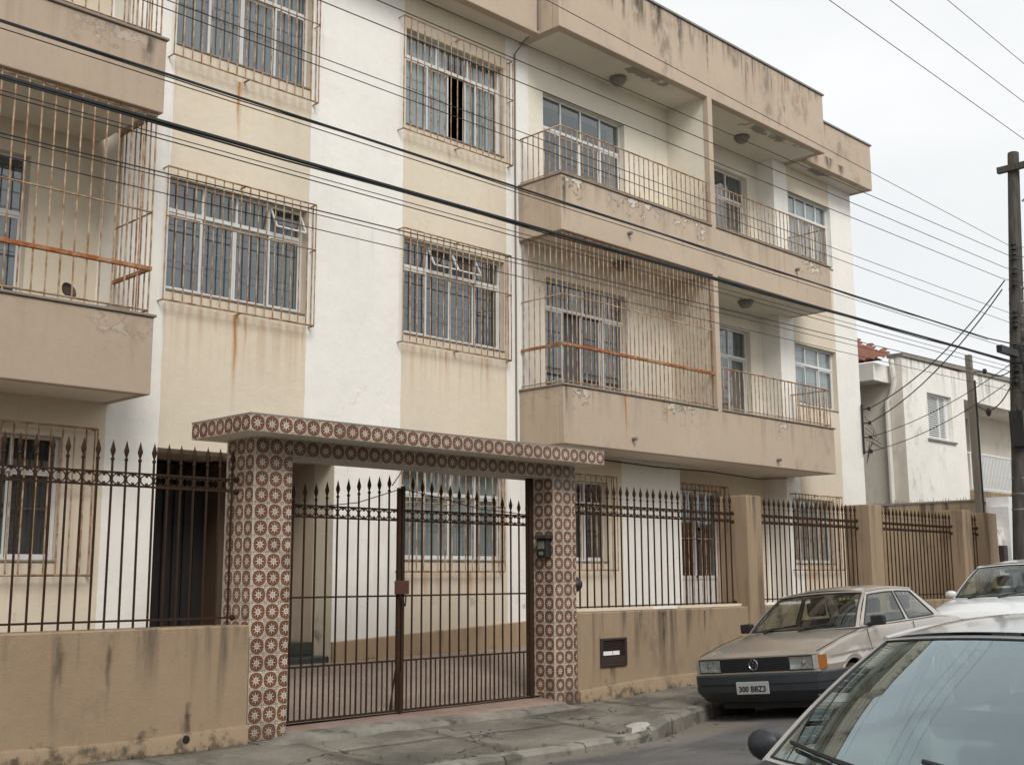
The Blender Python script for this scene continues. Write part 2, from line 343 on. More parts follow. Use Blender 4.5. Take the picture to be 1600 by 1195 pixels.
def concrete_material():
    b = MatB('sidewalk_concrete')
    a = b.noise(1.1, 6); f = b.noise(34, 6, rough=.75)
    c = b.mix(a.ramp(.32, .68), (0.095, 0.087, 0.068), (0.23, 0.21, 0.17))
    c = b.scale(c, f * 1.3 + 0.40)
    pl = b.noise(2.3, 6, (1, 1, 1), (5, 3, 0)).ramp(.58, .66)
    c = b.mix(pl * .45, c, (0.28, 0.26, 0.22))
    moss = b.noise(1.7, 6, (1, 1, 1), (1, 9, 0), .65).ramp(.56, .68)
    c = b.mix(moss * .5, c, (0.05, 0.052, 0.032))
    ck = b.voro(0.8, 'DISTANCE_TO_EDGE', 1.1).ramp(0.014, 0.004) * b.noise(.7, 2, (1, 1, 1), (7, 0, 0)).ramp(.40, .5)
    ck = ck.mx(b.voro(2.1, 'DISTANCE_TO_EDGE', .5).ramp(0.012, 0.003) * b.noise(1.1, 2, (1, 1, 1), (3, 8, 0)).ramp(.54, .6))
    c = b.mix(ck * .9, c, (0.03, 0.03, 0.022))
    return b.done(c, b.noise(3, 3) * .3 + .6, 0, f + a * 1.2 - ck * 0.8, .7, .025)
MT['concrete'] = concrete_material()
def kerb_material():
    b = MatB('kerb_concrete'); f = b.noise(14, 6, rough=.7); a = b.noise(2, 5)
    c = b.mix(a.ramp(.35, .65), (0.15, 0.14, 0.115), (0.27, 0.255, 0.215)); c = b.scale(c, f * .6 + .7)
    c = b.mix(b.noise(3, 6, (1, 1, 1), (4, 4, 4)).ramp(.55, .66) * .75, c, (0.045, 0.047, 0.03))
    return b.done(c, .85, 0, f, .5, .015)
MT['kerb'] = kerb_material()
def asphalt_material():
    b = MatB('asphalt'); f = b.noise(120, 3, rough=.8); a = b.noise(.8, 5)
    c = b.mix(a.ramp(.35, .65), (0.085, 0.083, 0.080), (0.135, 0.13, 0.124)); c = b.scale(c, f * 1.1 + .45)
    pt = b.noise(1.4, 5, (.5, 1.6, 1), (3, 1, 0)).ramp(.6, .65)
    c = b.mix(pt * .4, c, (0.20, 0.185, 0.16))
    gut = (b.y + (b.noise(2, 4) - .5) * .5).ramp(7.05, 7.35) * b.x.lt(11.0)
    c = b.mix(gut * .65, c, (0.235, 0.20, 0.16))
    ck = b.voro(.6, 'DISTANCE_TO_EDGE', 1.2).ramp(.008, .002) * b.noise(.5, 2).ramp(.5, .56)
    c = b.mix(ck * .8, c, (.02, .02, .02))
    return b.done(c, .8, 0, f + a * .5, .5, .012)
MT['asphalt'] = asphalt_material()
def yard_material():
    b = MatB('yard_small_brick_paving')
    br = b.nt.nodes.new('ShaderNodeTexBrick'); br.inputs['Scale'].default_value = 8
    br.inputs['Color1'].default_value = (.40, .31, .255, 1); br.inputs['Color2'].default_value = (.32, .245, .20, 1)
    br.inputs['Mortar'].default_value = (.20, .175, .15, 1); br.inputs['Mortar Size'].default_value = .03
    b.nt.links.new(b.tc.outputs['Object'], br.inputs[0])
    c = b.scale(br.outputs[0], b.noise(1.5, 5) * .7 + .65)
    return b.done(c, .75, 0, V(b.nt, br.outputs['Fac']) * -1.0, .4, .01)
MT['yard'] = yard_material()
def wood_pole_material():
    b = MatB('weathered_pole'); s_ = b.noise(5, 6, (3, 3, .3))
    c = b.mix(s_.ramp(.3, .7), (0.045, 0.039, 0.033), (0.085, 0.075, 0.064))
    return b.done(c, .9, 0, s_, .4, .02)
MT['pole'] = wood_pole_material()
MT['post'] = tan_material('weathered_concrete_post', 99, 0, 0, base=(0.22, 0.20, 0.165))
def paint(name, c, metal=.35, rough=.35, dirt=.15):
    b = MatB(name); n = b.noise(3, 6); lo = b.z.ramp(.75, .25)
    cc = b.mix((n.ramp(.45, .8) + lo) * dirt, c, (0.20, 0.165, 0.12))
    return b.done(cc, b.noise(5, 3) * .15 + rough - .05, metal, None, coat=.9)
MT['beige_paint'] = paint('beige_metallic_paint', (0.47, 0.43, 0.375), .45, .28, .14)
MT['white_paint'] = paint('white_car_paint', (0.74, 0.76, 0.76), 0, .3, .05)
MT['silver_paint'] = paint('silver_car_paint', (0.52, 0.53, 0.53), .55, .3, .05)
MT['bronze'] = MT['plastic_box']
MT['lockplate'] = simple('red_brown_lock_plate', (0.085, 0.028, 0.020), .6, 0, .2)
MT['sill'] = simple('red_sill_tile', (0.27, 0.19, 0.155), .7, 0, .45, 5, .3)

# ------------------------------------------------------------------ mesh helpers
def mkobj(name, me, mat, parent=None):
    o = bpy.data.objects.new(name, me); COL.objects.link(o)
    if mat is not None and not me.materials: me.materials.append(MT[mat] if isinstance(mat, str) else mat)
    if parent is not None: o.parent = parent
    return o
def mesh(name, vs, fs, smooth=False, angle=40):
    me = bpy.data.meshes.new(name); me.from_pydata([tuple(v) for v in vs], [], fs); me.update()
    bm = bmesh.new(); bm.from_mesh(me); bmesh.ops.recalc_face_normals(bm, faces=bm.faces); bm.to_mesh(me); bm.free()
    if smooth:
        me.polygons.foreach_set('use_smooth', [True] * len(me.polygons))
        me.set_sharp_from_angle(angle=R(angle))
    return me
class G:
    """collects geometry"""
    def __init__(s): s.v = []; s.f = []
    def add(s, vs, fs):
        n = len(s.v); s.v += [tuple(v) for v in vs]; s.f += [tuple(i + n for i in f) for f in fs]; return s
    def box(s, x0, x1, y0, y1, z0, z1):
        return s.add([(x0, y0, z0), (x1, y0, z0), (x1, y1, z0), (x0, y1, z0), (x0, y0, z1), (x1, y0, z1), (x1, y1, z1), (x0, y1, z1)],
                     [(0, 3, 2, 1), (4, 5, 6, 7), (0, 1, 5, 4), (1, 2, 6, 5), (2, 3, 7, 6), (3, 0, 4, 7)])
    def prism(s, poly, z0, z1):                # poly list of (x,y)
        n = len(poly)
        return s.add([(x, y, z0) for x, y in poly] + [(x, y, z1) for x, y in poly],
                     [tuple(range(n))[::-1], tuple(range(n, 2 * n))] + [(i, (i + 1) % n, n + (i + 1) % n, n + i) for i in range(n)])
    def quad(s, a, b, c, d): return s.add([a, b, c, d], [(0, 1, 2, 3)])
    def tube(s, pts, r, n=6, caps=True, closed=False):
        pts = [Vector(p) for p in pts]; N = len(pts); rings = []
        prev = None
        for i, p in enumerate(pts):
            if closed: t = pts[(i + 1) % N] - pts[i - 1]
            else: t = pts[min(i + 1, N - 1)] - pts[max(i - 1, 0)]
            if t.length < 1e-9: t = Vector((0, 0, 1))
            t.normalize()
            if prev is None:
                a = Vector((0, 0, 1)) if abs(t.z) < .9 else Vector((1, 0, 0))
                u = t.cross(a).normalized()
            else:
                u = prev - t * prev.dot(t)
                u = u.normalized() if u.length > 1e-6 else t.orthogonal().normalized()
            prev = u; v_ = t.cross(u)
            ri = r[i] if isinstance(r, (list, tuple)) else r
            rings.append([p + (u * math.cos(2 * math.pi * (k + .5) / n) + v_ * math.sin(2 * math.pi * (k + .5) / n)) * ri for k in range(n)])
        vs = [q for ring in rings for q in ring]; fs = []
        for i in range(N if closed else N - 1):
            j = (i + 1) % N
            for k in range(n): fs.append((i * n + k, i * n + (k + 1) % n, j * n + (k + 1) % n, j * n + k))
        if caps and not closed: fs += [tuple(range(n))[::-1], tuple((N - 1) * n + k for k in range(n))]
        return s.add(vs, fs)
    def lathe(s, prof, n=12, c=(0, 0, 0), axis='z', sx=1.0):
        vs = []
        for r, h in prof:
            for k in range(n):
                a = 2 * math.pi * k / n; p = (r * math.cos(a) * sx, r * math.sin(a), h)
                if axis == 'y': p = (p[0], h, p[1])
                if axis == 'x': p = (h, p[0], p[1])
                vs.append((p[0] + c[0], p[1] + c[1], p[2] + c[2]))
        m = len(prof)
        fs = [(i * n + k, i * n + (k + 1) % n, (i + 1) * n + (k + 1) % n, (i + 1) * n + k) for i in range(m - 1) for k in range(n)]
        fs += [tuple(range(n))[::-1], tuple((m - 1) * n + k for k in range(n))]
        return s.add(vs, fs)
    def grid(s, fn, nu, nv):
        vs = [fn(i / nu, j / nv) for j in range(nv + 1) for i in range(nu + 1)]
        return s.add(vs, [(j * (nu + 1) + i, j * (nu + 1) + i + 1, (j + 1) * (nu + 1) + i + 1, (j + 1) * (nu + 1) + i) for j in range(nv) for i in range(nu)])
    def build(s, name, mat, parent=None, smooth=False, angle=40):
        return mkobj(name, mesh(name, s.v, s.f, smooth, angle), mat, parent)
    def me(s, name, mat, smooth=False, angle=40):
        m = mesh(name, s.v, s.f, smooth, angle); m.materials.append(MT[mat]); return m
def bevel(o, wd=.006, seg=2):
    m = o.modifiers.new('bevel', 'BEVEL'); m.width = wd; m.segments = seg; m.limit_method = 'ANGLE'; m.angle_limit = R(40); return o
def thing(name, label, cat, loc=(0, 0, 0), group=None):
    o = bpy.data.objects.new(name, None); COL.objects.link(o); o.location = loc; o.empty_display_size = .2
    return tag(o, label, cat, group)
def tag(o, label, cat, group=None):
    o['label'] = label; o['category'] = cat
    if group: o['group'] = group
    return o
def struct(o, kind='structure'): o['kind'] = kind; return o
def inst(name, me, parent, loc, rotz=0, scale=None):
    o = bpy.data.objects.new(name, me); COL.objects.link(o); o.parent = parent; o.location = loc
    if rotz: o.rotation_euler = (0, 0, rotz)
    if scale: o.scale = scale
    return o
_bars = {}
def bar_mesh(ln, r, mat, axis='z'):
    k = (round(ln, 3), r, mat, axis)
    if k not in _bars:
        g = G()
        n = max(2, int(ln / .25)); prev = []
        pts = []
        for i in range(n + 1):
            t = ln * i / n; j = 0.0015
            d = (random.uniform(-j, j), random.uniform(-j, j))
            pts.append((d[0], d[1], t) if axis == 'z' else ((t, d[0], d[1]) if axis == 'x' else (d[0], t, d[1])))
        g.tube(pts, r, 6)
        _bars[k] = g.me('bar', mat, True, 70)
    return _bars[k]

# ------------------------------------------------------------------ ground heights
def gz(x):
    if x < 9.6: return 0.0
    t = x - 9.6
    v = 0.036 * t * t / (t + 1.2) if t < 60 else 0.036 * 60
    return v
def kerb_y(x):
    pts = ((-60, 7.55), (9.0, 7.52), (9.7, 7.55), (10.6, 7.86), (11.3, 8.05), (12.0, 8.13), (200, 8.13))
    for (a, b), (c, d) in zip(pts, pts[1:]):
        if a <= x <= c: return b + (d - b) * (x - a) / (c - a)
    return 8.13
def kerb_top(x):                                   # dropped at the gate
    if x < 4.6: k = 0.0
    elif x < 5.6: k = (x - 4.6)
    elif x < 9.3: k = 1.0
    elif x < 9.9: k = (9.9 - x) / .6
    else: k = 0.0
    return gz(x) - 0.015 - 0.075 * k
def road_z(x, y):
    yk = kerb_y(x); d = yk - y
    if d < 0: c = -0.175
    elif d < 1.7: c = -0.175 + 0.085 * d
    elif d < 3.6: c = -0.0305 + 0.02 * (d - 1.7) - .006 * (d - 1.7) ** 2
    else: c = -0.014 - 0.032 * (d - 3.6)
    return gz(x) + c
F = 9.28; B = 12.0; YB = 11.11

ground = G().quad((-400, -400, -1.2), (600, -400, -1.2), (600, 600, -1.2), (-400, 600, -1.2)).build('ground', 'asphalt'); struct(ground)
def rf(u, v):
    x = -30 + 120 * u; yk = kerb_y(x) + .1
    y = 0.62 + (yk - .62) * v
    return (x, y, road_z(x, y) + .003 * math.sin(x * 3.1 + y * 5) + .002 * math.sin(x * 7 - y * 3))
street = G().grid(rf, 300, 26).build('street', 'asphalt', None, True); struct(street)
far_walk = G().grid(lambda u, v: (-30 + 120 * u, -4 + 4.6 * v, gz(-30 + 120 * u) + .0), 60, 2).build('far_sidewalk', 'concrete', None, True); struct(far_walk)

# sidewalk: concrete bays with open joints, over a dark bed
def swz(x, y):
    t = min(1, max(0, (F - y) / (F - kerb_y(x) - .17)))
    e = t * t * (3 - 2 * t)
    return gz(x) * 1.0 + (kerb_top(x) - gz(x)) * e
walk = G().grid(lambda u, v: (-30 + 120 * u, kerb_y(-30 + 120 * u) + .1 + (F + .02 - kerb_y(-30 + 120 * u) - .1) * v, swz(-30 + 120 * u, kerb_y(-30 + 120 * u) + .1 + (F + .02 - kerb_y(-30 + 120 * u) - .1) * v) - .03), 240, 8).build('sidewalk', 'concrete', None, True)
struct(walk)
xs = [0.2, 1.9, 3.6, 4.9, 6.35, 7.75, 9.3, 10.7, 12.3, 13.9, 15.5, 17.1, 18.7, 20.3, 22, 23.8, 25.6, 27.5]
for i, (a, b_) in enumerate(zip(xs, xs[1:])):
    split = random.choice((0.45, .55, 0.5)) if i % 3 else None
    rows = ((0, split), (split, 1)) if split else ((0, 1),)
    skew = random.uniform(-.12, .12); tilt = random.uniform(-.004, .004)
    for v0, v1 in rows:
        def sf(u, v, a=a, b_=b_, v0=v0, v1=v1, skew=skew, tilt=tilt):
            vv = v0 + (v1 - v0) * v
            x = a + .006 + (b_ - a - .012) * u + skew * (vv - .5) * (1 if 0 < i else 0)
            ya = kerb_y(x) + .155; y = ya + (F - .004 - ya) * vv
            if v == 0 and v0 > 0: y += .006
            if v == 1 and v1 < 1: y -= .006
            return (x, y, swz(x, y) + tilt * math.sin(u * 6) + .003 * math.sin(x * 9 + y * 4))
        g = G().grid(sf, 10, 8)
        n = len(g.v)
        o = g.build('paving_bay', 'concrete', walk, True)
        s_ = o.modifiers.new('thick', 'SOLIDIFY'); s_.thickness = .028; s_.offset = -1 if o.data.polygons[0].normal.z > 0 else 1
# kerb stones
kerb = G().grid(lambda u, v: (-30 + 120 * u, kerb_y(-30 + 120 * u) + .04 + .1 * v, kerb_top(-30 + 120 * u) - .05), 240, 1).build('kerb', 'kerb'); struct(kerb)
x = 0.4
while x < 34:
    ln = random.uniform(.72, 1.05) if x < 9 or x > 11.5 else .62
    if 9.15 < x < 9.65: ln = .5
    g = G(); n = 4; jz = random.uniform(-.012, .008); jy = random.uniform(-.012, .012)
    for k in range(n + 1):
        xx = x + .006 + (ln - .012) * k / n; yk = kerb_y(xx) + jy; zt = kerb_top(xx) + jz + random.uniform(-.006, .004)
        if 9.5 < x < 10.1: zt += .02
        g.v += [(xx, yk, zt - .35), (xx, yk - .004, zt - .03), (xx, yk + .022 + random.uniform(0, .008), zt), (xx, yk + .15, zt + .004), (xx, yk + .15, zt - .35)]
    for k in range(n):
        for q in range(4): g.f.append((k * 5 + q, k * 5 + q + 1, (k + 1) * 5 + q + 1, (k + 1) * 5 + q))
    g.f += [(0, 1, 2, 3, 4), tuple(n * 5 + q for q in (4, 3, 2, 1, 0))]
    g.build('kerb_stone', 'kerb', kerb, True, 35)
    x += ln
# pale lump of mortar where the kerb rises
g = G()
rnd = random.Random(3)
pts = [(math.cos(a) * .17 * rnd.uniform(.8, 1.15), math.sin(a) * .10 * rnd.uniform(.8, 1.15)) for a in [k * math.pi / 5 for k in range(10)]]
for s_, h in ((1.3, 0), (1.2, .035), (.95, .05), (.4, .056)):
    g.v += [(px * s_, py * s_, h + rnd.uniform(-.012, .010)) for px, py in pts]
for k in range(3):
    for j in range(10): g.f.append((k * 10 + j, k * 10 + (j + 1) % 10, (k + 1) * 10 + (j + 1) % 10, (k + 1) * 10 + j))
g.f.append(tuple(range(30, 40)))
MT['mortar'] = simple('pale_mortar', (0.42, 0.40, 0.35), .9, 0, .35, 9, .4)
o = g.build('mortar_lump', 'mortar', None, True, 18); o.location = (9.55, 7.72, kerb_top(9.6) - .02); o.rotation_euler.z = .4
tag(o, 'pale broken mortar lump on the kerb end right of the gate', 'mortar lump')
# yard
yard = G().grid(lambda u, v: (5.9 + 18 * u, 9.5 + 3.1 * v, .10 + .34 * min(1, v * 1.2) + .02 * max(0, 5.9 + 18 * u - 9)), 30, 8).build('yard', 'yard', None, True); struct(yard)
yl = G().quad((-2, 9.4, .1), (5.9, 9.4, .1), (5.9, 12.6, .3), (-2, 12.6, .3)).build('yard_strip', 'yard'); struct(yl)

# ------------------------------------------------------------------ apartment building
bld = thing('apartment_building', 'three storey cream and white apartment block with tan balconies and barred windows', 'building', (0, 0, 0))
def wall_panel(name, x0, x1, z0, z1, y, thick, ops, mat='facade', parent=None):
    xs_ = sorted({x0, x1, *[a for o in ops for a in o[:2]]}); zs_ = sorted({z0, z1, *[a for o in ops for a in o[2:4]]})
    g = G()
    def hole(xm, zm): return any(o[0] < xm < o[1] and o[2] < zm < o[3] for o in ops)
    for a, b_ in zip(xs_, xs_[1:]):
        for c, d in zip(zs_, zs_[1:]):
            if hole((a + b_) / 2, (c + d) / 2): continue
            g.quad((a, y, c), (b_, y, c), (b_, y, d), (a, y, d)); g.quad((a, y + thick, c), (a, y + thick, d), (b_, y + thick, d), (b_, y + thick, c))
    y1 = y + thick
    for a, b_, c, d in [o[:4] for o in ops] + [(x0, x1, z0, z1)]:
        g.quad((a, y, c), (a, y1, c), (a, y1, d), (a, y, d)); g.quad((b_, y, c), (b_, y, d), (b_, y1, d), (b_, y1, c))
        g.quad((a, y, c), (b_, y, c), (b_, y1, c), (a, y1, c)); g.quad((a, y, d), (a, y1, d), (b_, y1, d), (b_, y, d))
    me = bpy.data.meshes.new(name); me.from_pydata(g.v, [], g.f); me.update()
    bm = bmesh.new(); bm.from_mesh(me); bmesh.ops.remove_doubles(bm, verts=bm.verts, dist=1e-5); bmesh.ops.recalc_face_normals(bm, faces=bm.faces); bm.to_mesh(me); bm.free()
    return mkobj(name, me, mat, parent)
T = .42
AX = (6.43, 8.36); BX = (9.97, 11.90)
W2 = (4.71, 6.08); W3 = (7.71, 9.15); W1 = (1.66, 2.92)
ops = [(*AX, *W2), (*AX, *W3), (*BX, *W2), (*BX, *W3), (*BX, *W1), (6.42, 8.86, .2, 2.90),
       (12.78, 14.78, 3.46, 6.03), (12.78, 14.80, 6.62, 9.06), (12.45, 14.20, 1.66, 2.92)]
wall_panel('wall', 5.84, 16.1, .1, 10.7, B, T, ops, parent=bld)
wall_panel('wall', -2, 5.84, .1, 3.42, B, T, [(3.9, 5.34, 1.62, 2.93)], parent=bld)
wall_panel('wall', -2, 5.84, 3.42, 10.7, B + T, T, [(2.9, 4.98, 3.46, 6.05), (2.9, 4.98, 6.62, 9.1)], parent=bld)
wall_panel('wall', 16.1, 19.45, .1, 10.7, B + T, T, [(17.85, 19.05, 3.46, 6.13), (17.95, 19.15, 6.62, 9.27), (16.55, 17.85, .5, 2.98)], parent=bld)
wall_panel('wall', 19.45, 22.5, .1, 10.7, B, T, [(19.97, 21.56, 4.74, 6.0), (19.97, 21.62, 7.75, 9.12), (19.65, 21.15, 1.68, 2.92)], parent=bld)
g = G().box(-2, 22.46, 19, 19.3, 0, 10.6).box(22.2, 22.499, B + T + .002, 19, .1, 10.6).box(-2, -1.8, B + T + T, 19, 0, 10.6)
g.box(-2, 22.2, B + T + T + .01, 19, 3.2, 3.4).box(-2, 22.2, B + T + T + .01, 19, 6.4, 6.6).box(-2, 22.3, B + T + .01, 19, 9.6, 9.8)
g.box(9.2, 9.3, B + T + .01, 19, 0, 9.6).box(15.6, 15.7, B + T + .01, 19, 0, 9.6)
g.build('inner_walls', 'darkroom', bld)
# entry porch recess
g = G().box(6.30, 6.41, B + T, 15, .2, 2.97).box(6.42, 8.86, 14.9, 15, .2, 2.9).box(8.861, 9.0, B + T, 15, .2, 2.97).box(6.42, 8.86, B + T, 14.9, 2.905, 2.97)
g.build('entry_wall', 'divider', bld)  # darker tan puts the shade on the porch walls into their colour
g = G().box(6.45, 7.75, 13.2, 14.85, .36, 2.85)
for k in range(9): g.box(6.47 + k * .14, 6.57 + k * .14, 13.17, 13.2, .4, 2.8)
g.build('entry_door', 'doorshade', bld)
g = G().box(7.75, 7.95, 12.9, 14.85, .36, 2.88).build('entry_pier', 'entry', bld)
st = G().box(7.95, 8.855, 12.02, 14.9, .2, .50).box(7.95, 8.855, 12.35, 14.9, .5, .66).build('entry_step', 'marble', bld); bevel(st, .012)
# plinth along the yard
def sloped_plinth(x0, x1, za, zb):
    d = .035
    return G().add([(x0, B - d, .1), (x1, B - d, .1), (x1, B + .01, .1), (x0, B + .01, .1), (x0, B - d, za), (x1, B - d, zb), (x1, B + .01, zb + .015), (x0, B + .01, za + .015)],
                   [(0, 3, 2, 1), (4, 5, 6, 7), (0, 1, 5, 4), (1, 2, 6, 5), (2, 3, 7, 6), (3, 0, 4, 7)]).build('plinth', 'plinth', bld)
sloped_plinth(8.862, 16.1, .66, .98); sloped_plinth(19.45, 22.52, 1.0, 1.05)

# windows --------------------------------------------------------
_pane = {}
def window(x0, x1, z0, z1, y, tr=.27, cols=4, curtain='curt_blue', door=False, open_tr=None, gap=None, top_cols=None, lowrail=False, sill=True, rec=.10, mid=True):
    """aluminium window set back in its opening; parts pane, curtain, sill are sub-parts"""
    yf = y + rec; g = G(); f = .035; dz = .05
    g.box(x0 + .002, x1 - .002, yf, yf + .06, z0 + .002, z0 + dz).box(x0 + .002, x1 - .002, yf, yf + .06, z1 - f, z1 - .002)
    g.box(x0 + .002, x0 + f, yf, yf + .06, z0 + dz, z1 - f).box(x1 - f, x1 - .002, yf, yf + .06, z0 + dz, z1 - f)
    zt = z1 - (z1 - z0) * tr
    g.box(x0 + f, x1 - f, yf - .004, yf + .06, zt - .03, zt + .02)
    tcn = top_cols or cols; W = x1 - x0 - 2 * f
    for k in range(1, tcn):
        xx = x0 + f + W * k / tcn; g.box(xx - .014, xx + .014, yf, yf + .05, zt + .02, z1 - f)
    sash = []
    for k in range(cols):
        a = x0 + f + W * k / cols; b_ = x0 + f + W * (k + 1) / cols
        if gap is not None and k in gap: a, b_ = a + gap[k], b_ + gap[k]
        sash.append((a, b_))
        off = 0.0 if k in (0, cols - 1) else .03
        if cols == 2: off = .03 * k
        s_ = .026
        if k < cols - 1 or gap is None: pass
        g.box(a + .001, a + s_, yf + .006 + off, yf + .03 + off, z0 + dz, zt - .03); g.box(b_ - s_, b_ - .001, yf + .006 + off, yf + .03 + off, z0 + dz, zt - .03)
        g.box(a + s_, b_ - s_, yf + .006 + off, yf + .03 + off, z0 + dz, z0 + dz + .035); g.box(a + s_, b_ - s_, yf + .006 + off, yf + .03 + off, zt - .06, zt - .03)
        if door:
            for q in ((.30, .36) if lowrail else (.34,)):
                zm = z0 + (zt - z0) * q; g.box(a + s_, b_ - s_, yf + .008 + off, yf + .028 + off, zm - .03, zm + .03)
    o = g.build('door_window' if door else 'window', 'alu', bld); bevel(o, .003, 1)
    for k, (a, b_) in enumerate(sash):
        off = 0.0 if k in (0, cols - 1) else .03
        if cols == 2: off = .03 * k
        G().box(a + .02, b_ - .02, yf + .016 + off, yf + .020 + off, z0 + .07, zt - .045).build('pane', 'glass', o)
        if mid and not door:
            zm = z0 + (zt - z0) * .58; G().box(a + .026, b_ - .026, yf + .0205 + off, yf + .026 + off, zm - .009, zm + .009).build('glazing_bar', 'conduit', o)
    for k in range(tcn):
        a = x0 + f + W * k / tcn + .012; b_ = x0 + f + W * (k + 1) / tcn - .012
        if open_tr and k in open_tr:
            # vent sash tilted out at the bottom
            hgt = z1 - f - zt - .03; an = R(28); dy = -math.sin(an) * hgt; zz = z1 - f - math.cos(an) * hgt
            q = G()
            def P(u, v): return (a + (b_ - a) * u, yf + dy * v, (z1 - f) + (zz - (z1 - f)) * v)
            for (u0, v0, u1, v1) in ((0, 0, 0, 1), (1, 0, 1, 1), (0, 1, 1, 1), (0, 0, 1, 0)): q.tube([P(u0, v0), P(u1, v1)], .014, 4)
            vs = q.build('vent_sash', 'alu', o)
            G().quad(P(0, 0), P(1, 0), P(1, 1), P(0, 1)).build('pane', 'glass', o)
        else:
            G().box(a, b_, yf + .022, yf + .026, zt + .02, z1 - f).build('pane', 'glass', o)
    if curtain:
        q = G(); ph = random.random() * 6
        segs = sash if not gap else [(x0 + f, sash[1][1]), (sash[2][0], x1 - f)]
        segs = [(x0 + .03, x1 - .03)] if not gap else segs
        for a, b_ in segs:
            n = int((b_ - a) / .0125)
            yc = yf + .095
            top = z1 - .02
            vs = []
            for i in range(n + 1):
                xx = a + (b_ - a) * i / n; yy = yc + .018 * math.sin(xx * 92 + ph) + .012 * math.sin(xx * 41 + ph * 2)
                vs += [(xx, yy, z0 + .03), (xx, yy + .004 * math.sin(i), top)]
            q.add(vs, [(2 * i, 2 * i + 2, 2 * i + 3, 2 * i + 1) for i in range(n)])
        q.build('curtain', curtain, o, True, 80)
    if sill:
        s_ = G().box(x0 + .001, x1 - .001, y - .015, y + rec - .002, z0 + .001, z0 + .028).build('sill', 'ledge', o); bevel(s_, .006, 1)
    return o
window(*AX, *W2, B, open_tr=(3,), curtain='curt_blue'); window(*AX, *W3, B, curtain='curt_grey')
window(*BX, *W2, B, open_tr=(1, 2), curtain='curt_smoke'); window(*BX, *W3, B, tr=.25, gap={1: -.04, 2: .28}, top_cols=3, curtain='curt_pale')
window(*BX, *W1, B, curtain='curt_pale')
window(12.78, 14.78, 3.46, 6.03, B, .17, 4, 'curt_dark', True, gap={1: .0, 2: .0, 0: -.0, 1: .44}, lowrail=True, sill=False)
window(12.78, 14.80, 6.62, 9.06, B, .22, 4, None, True, sill=False)
window(12.45, 14.20, *W1, B, curtain='curt_dark', cols=4)
window(3.9, 5.34, 1.62, 2.93, B, cols=3, curtain='curt_smoke')
window(2.9, 4.98, 3.46, 6.05, B + T, .25, 4, 'curt_blue', True, sill=False); window(2.9, 4.98, 6.62, 9.1, B + T, .25, 4, 'curt_blue', True, sill=False)
window(17.85, 19.05, 3.46, 6.13, B + T, .2, 2, 'curt_blue', True, lowrail=True, sill=False); window(17.95, 19.15, 6.62, 9.27, B + T, .2, 2, 'curt_blue', True, sill=False)
window(19.97, 21.56, 4.74, 6.0, B, .3, 3, 'curt_pale', mid=False, top_cols=3); window(19.97, 21.62, 7.75, 9.12, B, .3, 3, 'curt_pale', mid=False, top_cols=4)
window(19.65, 21.15, *W1, B, .3, 4, 'curt_pale')
# ground floor door behind the right fence
g = G().box(16.57, 17.83, B + T + .1, B + T + .15, .52, 1.42)
for k in range(8): g.box(16.62 + k * .15, 16.70 + k * .15, B + T + .085, B + T + .1, .6, 1.3)
g.box(16.57, 16.62, B + T + .08, B + T + .14, 1.42, 2.96).box(17.78, 17.83, B + T + .08, B + T + .14, 1.42, 2.96).box(17.17, 17.23, B + T + .08, B + T + .14, 1.42, 2.96).box(16.62, 17.78, B + T + .08, B + T + .14, 2.9, 2.96).box(16.62, 17.78, B + T + .08, B + T + .14, 1.40, 1.46)
dd = g.build('ground_floor_door', 'alu', bld)
G().box(16.62, 17.17, B + T + .11, B + T + .116, 1.46, 2.9).build('pane', 'glass', dd); G().box(17.23, 17.78, B + T + .11, B + T + .116, 1.46, 2.9).build('pane', 'glass', dd)

# window grilles ------------------------------------------------
def grille(x0, x1, z0, z1, y, n, dep=.12, midz=.62, mat='rustbar'):
    yg = y - dep; g = G(); r = .009
    zm = z0 + (z1 - z0) * midz; xm = (x0 + x1) / 2
    o = g.tube([(x0, y + .01, z0), (x0, yg, z0), (x1, yg, z0), (x1, y + .01, z0)], .012, 6).build('window_grille', mat, bld, True, 60)
    G().tube([(x0, y + .01, z1), (x0, yg, z1), (x1, yg, z1), (x1, y + .01, z1)], .012, 6).build('grille_rail', mat, o, True, 60)
    G().tube([(x0, yg - .012, zm), (x1, yg - .012, zm), (x1, y + .01, zm)], .009, 6).build('grille_rail', mat, o, True, 60)
    for z in (z0, z1): G().tube([(xm, yg, z), (xm, y + .01, z)], .012, 5).build('bracket', mat, o)
    me = bar_mesh(z1 - z0, .009, mat)
    for k in range(n + 1): inst('grille_bar', me, o, (x0 + (x1 - x0) * k / n, yg + random.uniform(-.002, .002), z0), random.random() * 6)
    for xx in (x1,): 
        for k in (1,): inst('grille_bar', me, o, (xx - .0, yg + dep * .55, z0))
    return o
grille(6.34, 8.41, 4.57, 6.145, B, 17); grille(6.34, 8.40, 7.52, 9.25, B, 17)
grille(9.86, 11.93, 4.58, 6.16, B, 17); grille(9.83, 11.98, 7.58, 9.25, B, 17)
grille(9.88, 11.78, 1.53, 2.98, B, 15); grille(3.75, 5.66, 1.49, 3.03, B, 15)
grille(12.4, 14.28, 1.55, 3.0, B, 15); grille(16.45, 17.95, .55, 3.05, B + T, 12); grille(19.57, 21.3, 1.56, 2.99, B, 15)

